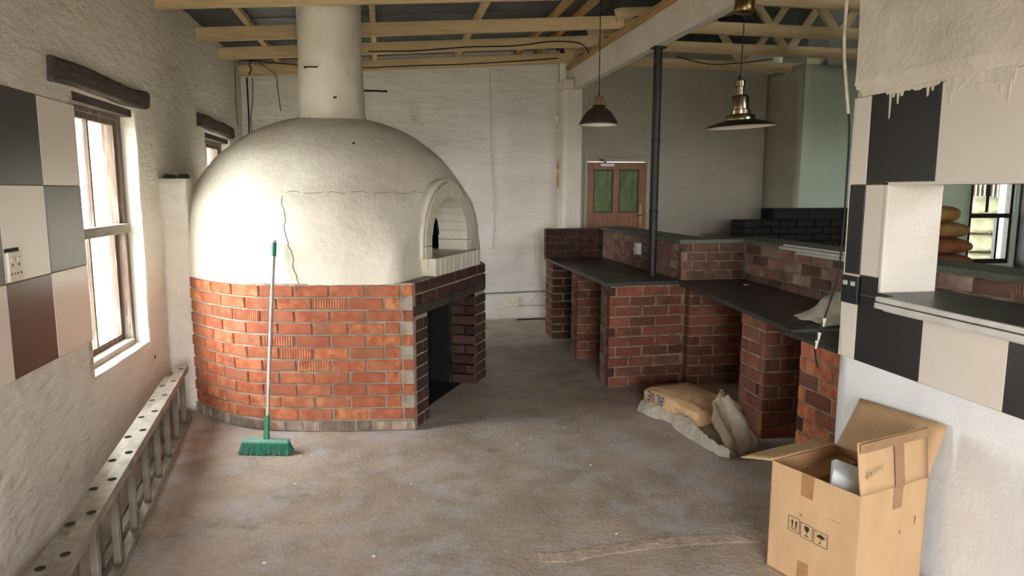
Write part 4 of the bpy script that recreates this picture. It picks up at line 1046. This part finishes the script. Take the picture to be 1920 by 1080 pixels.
# ------------------------------------------------------------------ paper sack and plastic sheet
SO = Vector((2.15, 4.535, .012)); ang = math.radians(-77); sa = Vector((math.cos(ang), math.sin(ang), 0)); sbv = Vector((-math.sin(ang), math.cos(ang), 0))
SLn, SWd, SHt = .66, .43, .15
def sackp(a, b, c, e=0):
    """a,b,c in -1..1 local; returns world"""
    p = SO+sa*(a*(SLn/2+e))+sbv*(b*(SWd/2+e))+Vector((0, 0, SHt*(.5+.5*c)+.02*(c > 0)*c*(1-a*a)*(1-b*b)+e))
    return p
def sellip(u, v, p, q):
    th, ph = u*2*math.pi, (v-.5)*math.pi; k = lambda t, n: math.copysign(abs(t)**n, t)
    return k(math.cos(th), p)*k(math.cos(ph), q), k(math.sin(th), p)*k(math.cos(ph), q), k(math.sin(ph), q)
def sackf(u, v):
    a, b, c = sellip(u, v, .2, .36); w_ = sackp(a, b, c)
    cr = .006*noise.noise(w_*26)+.009*noise.noise(Vector((b*3, c*2+a*6, 1)))*(abs(a) > .0)+.010*noise.noise(w_*11)*(1-abs(c)*.3)+.007*max(0, a-.5)*math.sin(b*14+c*5)
    return tuple(w_+Vector((0, 0, 1))*cr*(c > -.5)+sa*cr*.6)
fsk = empty('flour_sack', tuple(SO), 'brown paper sack with blue lettering lying on the floor in plastic', 'sack')
MB().grid(sackf, 72, 36).build('paper_bag', SACK, fsk, fixn=True)
def sside(u, v, o=.006):       # u metres from the far end along the long side (towards camera), v height 0..1
    a = -1+u/(SLn/2); c = v*2-1; q = .36; p = .2
    cp = (1-abs(c)**(2/q))**(q/2); aa = min(.999, abs(a)/max(cp, .01)); b = -(1-aa**(2/p))**(p/2)*cp
    return tuple(sackp(a, b, c)+sbv*-1*o*2+Vector((0, 0, .003)))
LET = {'B': [[(0, 0), (0, 1), (.6, .95), (.65, .6), (.1, .52), (.7, .45), (.65, .05), (0, 0)]], 'L': [[(0, 1), (0, 0), (.6, 0)]], 'U': [[(0, 1), (.05, .15), (.3, 0), (.55, .15), (.6, 1)]], 'E': [[(.6, 1), (0, 1), (0, 0), (.6, 0)], [(0, .5), (.5, .5)]],
       'P': [[(0, 0), (0, 1), (.6, .95), (.6, .5), (0, .48)]], 'R': [[(0, 0), (0, 1), (.6, .95), (.6, .5), (0, .48), (.6, 0)]], 'C': [[(.6, .85), (.3, 1), (0, .6), (0, .4), (.3, 0), (.6, .15)]]}
def word(fn, txt, u0, v0, w_, h, wd_, mb, flip=True):
    for i, chh in enumerate(txt):
        for st in LET[chh]:
            pts = []
            for x, y in st:
                u = u0+(i+x)*w_ if not flip else u0-(i+x)*w_; v = v0+y*h if not flip else v0-y*h
                pts.append((u, v))
            out = [fn(*p) for p in pts]
            for p, q in zip(pts[:-1], pts[1:]):
                mid = [(p[0]+(q[0]-p[0])*t/3, p[1]+(q[1]-p[1])*t/3) for t in range(4)]
                for a, b in zip(mid[:-1], mid[1:]):
                    A, B = Vector(fn(*a)), Vector(fn(*b)); t = (B-A).normalized(); n_ = (Vector((0, 0, 1)).cross(t)) if abs(t.z) > .8 else Vector((0, 0, 1))
                    if abs(t.z) > .8: n_ = sa if fn is sside else sbv
                    mb.add([A+n_*wd_/2-t*wd_*.3, A-n_*wd_/2-t*wd_*.3, B-n_*wd_/2+t*wd_*.3, B+n_*wd_/2+t*wd_*.3], [(0, 1, 2, 3)])
lb = MB(); word(sside, 'BLUE', .29, .88, .052, .36, .009, lb); tag(lb.build('lettering', INKB, fsk), 'blue letters BLUE, upside down')
def send(u, v, o=.004):
    b = -1+u/(SWd/2); c = v*2-1; q = .36; p = .2
    cp = (1-abs(c)**(2/q))**(q/2); bb = min(.999, abs(b)/max(cp, .01)); a = (1-bb**(2/p))**(p/2)*cp
    return tuple(sackp(a, b, c)+sa*o*3+Vector((0, 0, .002)))
lb = MB(); word(send, 'CPE', .33, .46, .052, .32, .010, lb); tag(lb.build('lettering', INKB, fsk), 'smudged blue letters on the sack end')
ft = MB(); rr = random.Random(2)
for k in range(9):
    u = .44+k*.016; ft.ribbon(sside, [(u, .62-k*.004), (u+.010, .60+rr.uniform(-.03, .03))], .03)
tag(ft.build('faded_print', INKP, fsk), 'faint purple printed line')
# plastic sheet: a low trough along the left side plus a standing flap
ps = empty('plastic_sheet', (2.1, 4.2, 0), 'torn milky plastic wrap crumpled round the brown paper sack', 'wrap')
path_o = [(1.80, 4.70), (1.845, 4.52), (1.925, 4.41), (1.905, 4.25), (1.925, 4.05), (1.95, 3.88), (1.975, 3.77), (2.01, 3.71)]
path_i = [(1.90, 4.80), (1.90, 4.66), (1.955, 4.53), (1.99, 4.36), (1.985, 4.16), (1.96, 3.98), (1.985, 3.82), (2.03, 3.735)]
zi_ = [.05, .075, .06, .085, .095, .085, .06, .03]
so_, si_ = spline([(*p, .006) for p in path_o], 6), spline([(*p, z_) for p, z_ in zip(path_i, zi_)], 6)
def trough(u, v):
    k = u*(len(so_)-1); i = min(int(k), len(so_)-2); t = k-i
    A = so_[i]*(1-t)+so_[i+1]*t; B = si_[i]*(1-t)+si_[i+1]*t
    p = A*(1-v)+B*v; p.z += .030*math.sin(v*math.pi)+.004
    rg = lambda f, k: (1-2*abs(noise.noise(p*f+Vector((k, 0, 0)))))
    p += ((B-A).normalized()*.010*rg(17, 3)+Vector((0, 0, 1))*(.014*rg(11, 1)+.008*rg(23, 7)-.010))*math.sin(math.pi*min(1, .12+v*.88)); p.z = max(p.z, .005)
    return tuple(p)
MB().grid(trough, 110, 22).build('film_fold', FILM, ps)
def tent(pts, u):
    for (a, ha), (b, hb_) in zip(pts[:-1], pts[1:]):
        if u <= b:
            t = (u-a)/(b-a); t = t*t*(3-2*t); return ha+(hb_-ha)*t
    return pts[-1][1]
def sheet(A, B, top, lean, seed, bulge, name, m, nu=44, nv_=34):
    A, B = Vector(A), Vector(B); nrm = Vector((0, 0, 1)).cross(B-A).normalized()
    def fn(u, v):
        w_ = v; h = tent(top, u); p = A+(B-A)*(u+.06*v*(.5-u)); p.z = .006+h*w_
        p += nrm*(lean*w_**1.4+bulge*math.sin(w_*math.pi)*math.sin(u*math.pi))
        q = p+Vector((seed, 0, 0)); p += nrm*(.016*(1-2*abs(noise.noise(q*9+Vector((4, 0, 0)))))*min(1, w_*3)*.8); p += nrm*(.018*noise.noise(q*8)+.008*noise.noise(q*22)+.010*math.sin(u*13+w_*4+seed))*min(1, w_*4)
        p.z += .006*noise.noise(q*18)*w_; p.z = max(p.z, .005)
        return tuple(p)
    return MB().grid(fn, nu, nv_).build(name, m, ps)
sheet((2.035, 3.755, 0), (2.20, 3.86, 0), [(0, .20), (.22, .31), (.5, .365), (.8, .36), (1, .31)], .14, 1.0, -.03, 'film_flap', FILMB)
sheet((2.10, 3.76, 0), (2.30, 3.885, 0), [(0, .33), (.25, .352), (.5, .30), (.75, .20), (.92, .12), (1, .03)], .12, 5.0, -.045, 'film_flap', FILM)
sheet((2.02, 3.72, 0), (2.12, 3.78, 0), [(0, .03), (.4, .07), (1, .10)], .06, 9.0, -.01, 'film_flap', FILMB, 20, 12)
def inner(u, v):
    p = Vector((2.03, 4.22, .05))*(1-u)*(1-v)+Vector((2.30, 4.25, .06))*u*(1-v)+Vector((2.22, 3.92, .03))*u*v+Vector((2.03, 3.76, .025))*(1-u)*v
    p.z += .03*math.sin(u*5+v*3)*.6+.025*noise.noise(p*12); p.z = max(.006, p.z); return tuple(p)
MB().grid(inner, 24, 24).build('film_floor', FILMB, ps)

# ------------------------------------------------------------------ cables
def cable(name, pts, r, m, label, k=6):
    e = MB().tube(spline(pts, k), r, 6).build(name, m); return tag(e, label, 'cable')
cab = [(2.117, 3.02, 3.2), (2.117, 3.02, 2.471), (2.119, 3.02, 2.259), (2.150, 3.02, 2.044), (2.166, 3.01, 1.873), (2.170, 3.01, 1.60), (2.168, 3.01, 1.37), (2.160, 3.02, 1.189), (2.111, 3.02, 1.007), (2.068, 3.02, .876), (2.066, 3.02, .823), (2.086, 3.02, .742)]
hc = empty('hanging_cable', (2.12, 3.02, .74), 'loose cable hanging down past the tiled wall corner', 'cable')
S_ = spline(cab, 8)
MB().tube(S_[:29], .0075, 8).build('painted_length', CABW, hc); MB().tube(S_[28:], .0048, 8).build('bare_length', CORD, hc)
for z_, x_ in ((.97, 2.100), (.90, 2.077), (.86, 2.066)):
    MB().tube([(x_+.006, 3.018, z_+.02), (x_, 3.018, z_-.02)], [.009, .006], 7).build('paint_lump', CABW, hc)
cable('wall_cable', [(.90, YB-.015, .338), (1.3, YB-.015, .342), (1.75, YB-.015, .352), (2.13, YB-.015, .352)], .008, CABG, 'grey conduit running level above the back wall socket')
cable('wall_cable', [(1.85, YB-.015, 1.1), (1.86, YB-.02, .72), (1.88, YB-.02, .60), (1.92, YB-.02, .48), (1.91, YB-.02, .36), (1.82, YB-.02, .22), (1.82, YB-.02, .16)], .005, CABW, 'loose white cable dangling on the back wall by the pier')
cable('wall_cable', [(1.66, YB-.015, .18), (1.9, YB-.015, .176), (2.12, YB-.015, .172)], .003, CABG, 'thin wire running right from the low back wall socket')
cable('wall_cable', [(1.30, YB-.012, 3.02), (1.30, YB-.012, 2.2), (1.33, YB-.012, 1.5), (1.32, YB-.012, .9)], .005, PLB, 'painted-over conduit running down the middle of back wall')
cable('roof_cable', [(-1.48, 8.36, 3.03), (-1.0, 8.37, 3.0), (-.6, 8.38, 2.97), (-.2, 8.38, 2.985), (.4, 8.38, 3.03), (.9, 8.38, 3.06), (1.6, 8.38, 3.12), (2.1, 8.38, 3.17)], .006, CORD, 'dark cable sagging along the rearmost rafter')
cable('roof_cable', [(-.1, 7.42, 2.99), (.4, 7.42, 3.015), (.9, 7.42, 3.07), (1.4, 7.42, 3.10), (1.8, 7.42, 3.16), (2.1, 7.42, 3.15), (2.2, 7.42, 3.05)], .006, CORD, 'dark cable along the second rafter from the back wall')
for k, (pts, lb_) in enumerate((([(-1.36, 8.35, 3.06), (-1.40, 8.33, 2.98), (-1.38, 8.33, 2.93), (-1.42, 8.40, 2.88)], 'short brown wire looped over the rear rafter in left corner'),
        ([(-1.30, 8.36, 3.0), (-1.2, 8.34, 2.93), (-1.13, 8.36, 2.87), (-1.13, 8.46, 2.75), (-1.11, 8.49, 2.5)], 'wire dropping down the back wall left of flue'),
        ([(-1.52, 8.2, 2.98), (-1.52, 8.15, 2.80), (-1.52, 8.12, 2.5), (-1.51, 8.10, 2.3)], 'wire dropping down the left wall near the corner'),
        ([(-1.46, 8.49, 2.86), (-1.46, 8.49, 2.5), (-1.465, 8.49, 2.2)], 'dark cable straight down the back left corner'),
        ([(-1.40, 8.49, 2.86), (-1.41, 8.49, 2.6), (-1.44, 8.49, 2.4), (-1.42, 8.49, 2.15)], 'wavering grey wire down the back wall beside the corner'))):
    cable('corner_wire', pts, .006 if k != 3 else .009, CORD if k in (0, 3) else CABG, lb_)
MB_ = MB().tube(spline([(3.6, 8.39, 3.25), (4.0, 8.38, 3.17), (4.4, 8.38, 3.19), (4.9, 8.39, 3.26)]), .006, 6).build('roof_cable', CORD); tag(MB_, 'dark cable drooping between hall trusses above the mint corner', 'cable')

# ------------------------------------------------------------------ black brick fireplace block in hall
hb = empty('brick_hearth', (5.2, 7.95, 0), 'black-painted stepped brick hearth against the mint wall', 'hearth')
MB().box(4.30, 6.4, 7.812, 8.15, 0, 1.255).box(4.70, 6.4, 7.822, 8.15, 1.25, 1.395).build('mortar_core', SOOT_SHADE, hb)
lay(hb, [(4.29, 7.80), (6.35, 7.80)], .67, 7, BRK, ch=.0845, off=(0, .11), proud=.01, rr=random.Random(21))
lay(hb, [(4.69, 7.81), (6.35, 7.81)], 1.262, 1, BRK, ch=.07, off=(0,), H=.135, L_=.45)
lay(hb, [(4.29, 8.14), (4.29, 7.852)], .67, 7, BRK, ch=.0845, off=(.1, .0))

# ------------------------------------------------------------------ sacks seen through the hatch and outside
def bag(name, c, L_, W2_, H_, m, label, cat, group, seed, p1=.62):
    def fn(u, v):
        a, b, cc = sellip(u, v, p1, .75); p = Vector((a*L_/2*(1-.0*b), b*W2_/2, H_*(.5+.5*cc)))+Vector(c)
        return tuple(p+nv(p+Vector((seed, 0, 0)), 7, .02))
    o = MB().grid(fn, 28, 16).build(name, m, fixn=True); return tag(o, label, cat, group)
places = ['topmost', 'third from floor', 'second from floor', 'lowest visible']
for k, (zc, m, ln) in enumerate(((1.23, BAGY, .50), (1.025, BAGY, .70), (.82, BAGR, .78), (.615, BAGR, .82), (.41, BAGY, .8), (.205, BAGY, .8), (.0, BAGY, .8))):
    bag('grain_sack', (6.93+.5*(ln-.62)*.75, 7.8, zc), ln, .5, .20, m, ['yellow woven sack at the top of the pile by the mint wall', 'yellow woven sack just under the topmost sack in the hall pile', 'orange-brown woven sack midway up the hall pile', 'orange-brown woven sack below the middle of the hall pile', 'yellow sack third from the bottom of the hall pile', 'yellow sack second from the bottom of the hall pile', 'yellow sack on the hall floor under the pile'][k], 'sack', 'woven sacks piled in the hall', k*3)
for k in range(6):
    bag('white_sack', (9.25+.04*(k % 2), 9.6, -.2+k*.29), 1.2-.08*(k > 3), .7, .28, BAGW, ['white sack on the ground under the pile outside the steel window', 'white sack second from the ground outside the steel window', 'white sack third from the ground outside the steel window', 'white sack fourth from the ground outside the steel window', 'white sack next to the top outside the steel window', 'topmost white sack of the pile outside the steel window'][k], 'sack', 'white sacks piled outside', 40+k*5)
fe = empty('slatted_screen', (10.2, 10.8, -.2), 'pale vertical slat screen standing beyond the outdoor sacks', 'screen')
for k in range(30): MB().box(8.9+k*.09, 8.9+k*.09+.03, 10.8, 10.83, -.2, 2.75).build('slat', BAGW, fe)
MB().box(8.6, 11.8, 10.86, 10.9, -.2, 2.75).build('backing', WOODD, fe)
tag(MB().box(6.5, 12.2, 8.6, 11.4, 2.78, 2.84).build('roof_outside', SHEET), 'added unseen sheet roof shading the store outside the steel window', kind='structure')  # roof put in to darken the space behind the steel window
tag(MB().box(12.0, 12.2, 8.6, 11.4, -.2, 2.78).build('wall_outside', PLG), 'added unseen side wall shading the store outside the steel window', kind='structure')  # wall put in with the roof to close off daylight
pp = MB().box(8.52, 8.66, 7.98, 8.15, 0, 3.1).build('black_post', STEELK, bevel=.005); tag(pp, 'thick black upright post right of the steel hall window', 'post')
tag(MB().tube([(1.62, YB-.06, .006), (1.8, YB-.05, .008), (2.05, YB-.05, .006)], .008, 6).build('wire_offcut', CORD), 'black wire offcut lying at the foot of the back wall', 'wire')
tag(MB().box(2.80, 2.835, 5.05, 5.07, .868, .872).build('paper_scrap', CHIP), 'tiny white paper scrap on the dark lower worktop', 'scrap')
print('BRICKS oven', nb1, 'bar', NBAR)
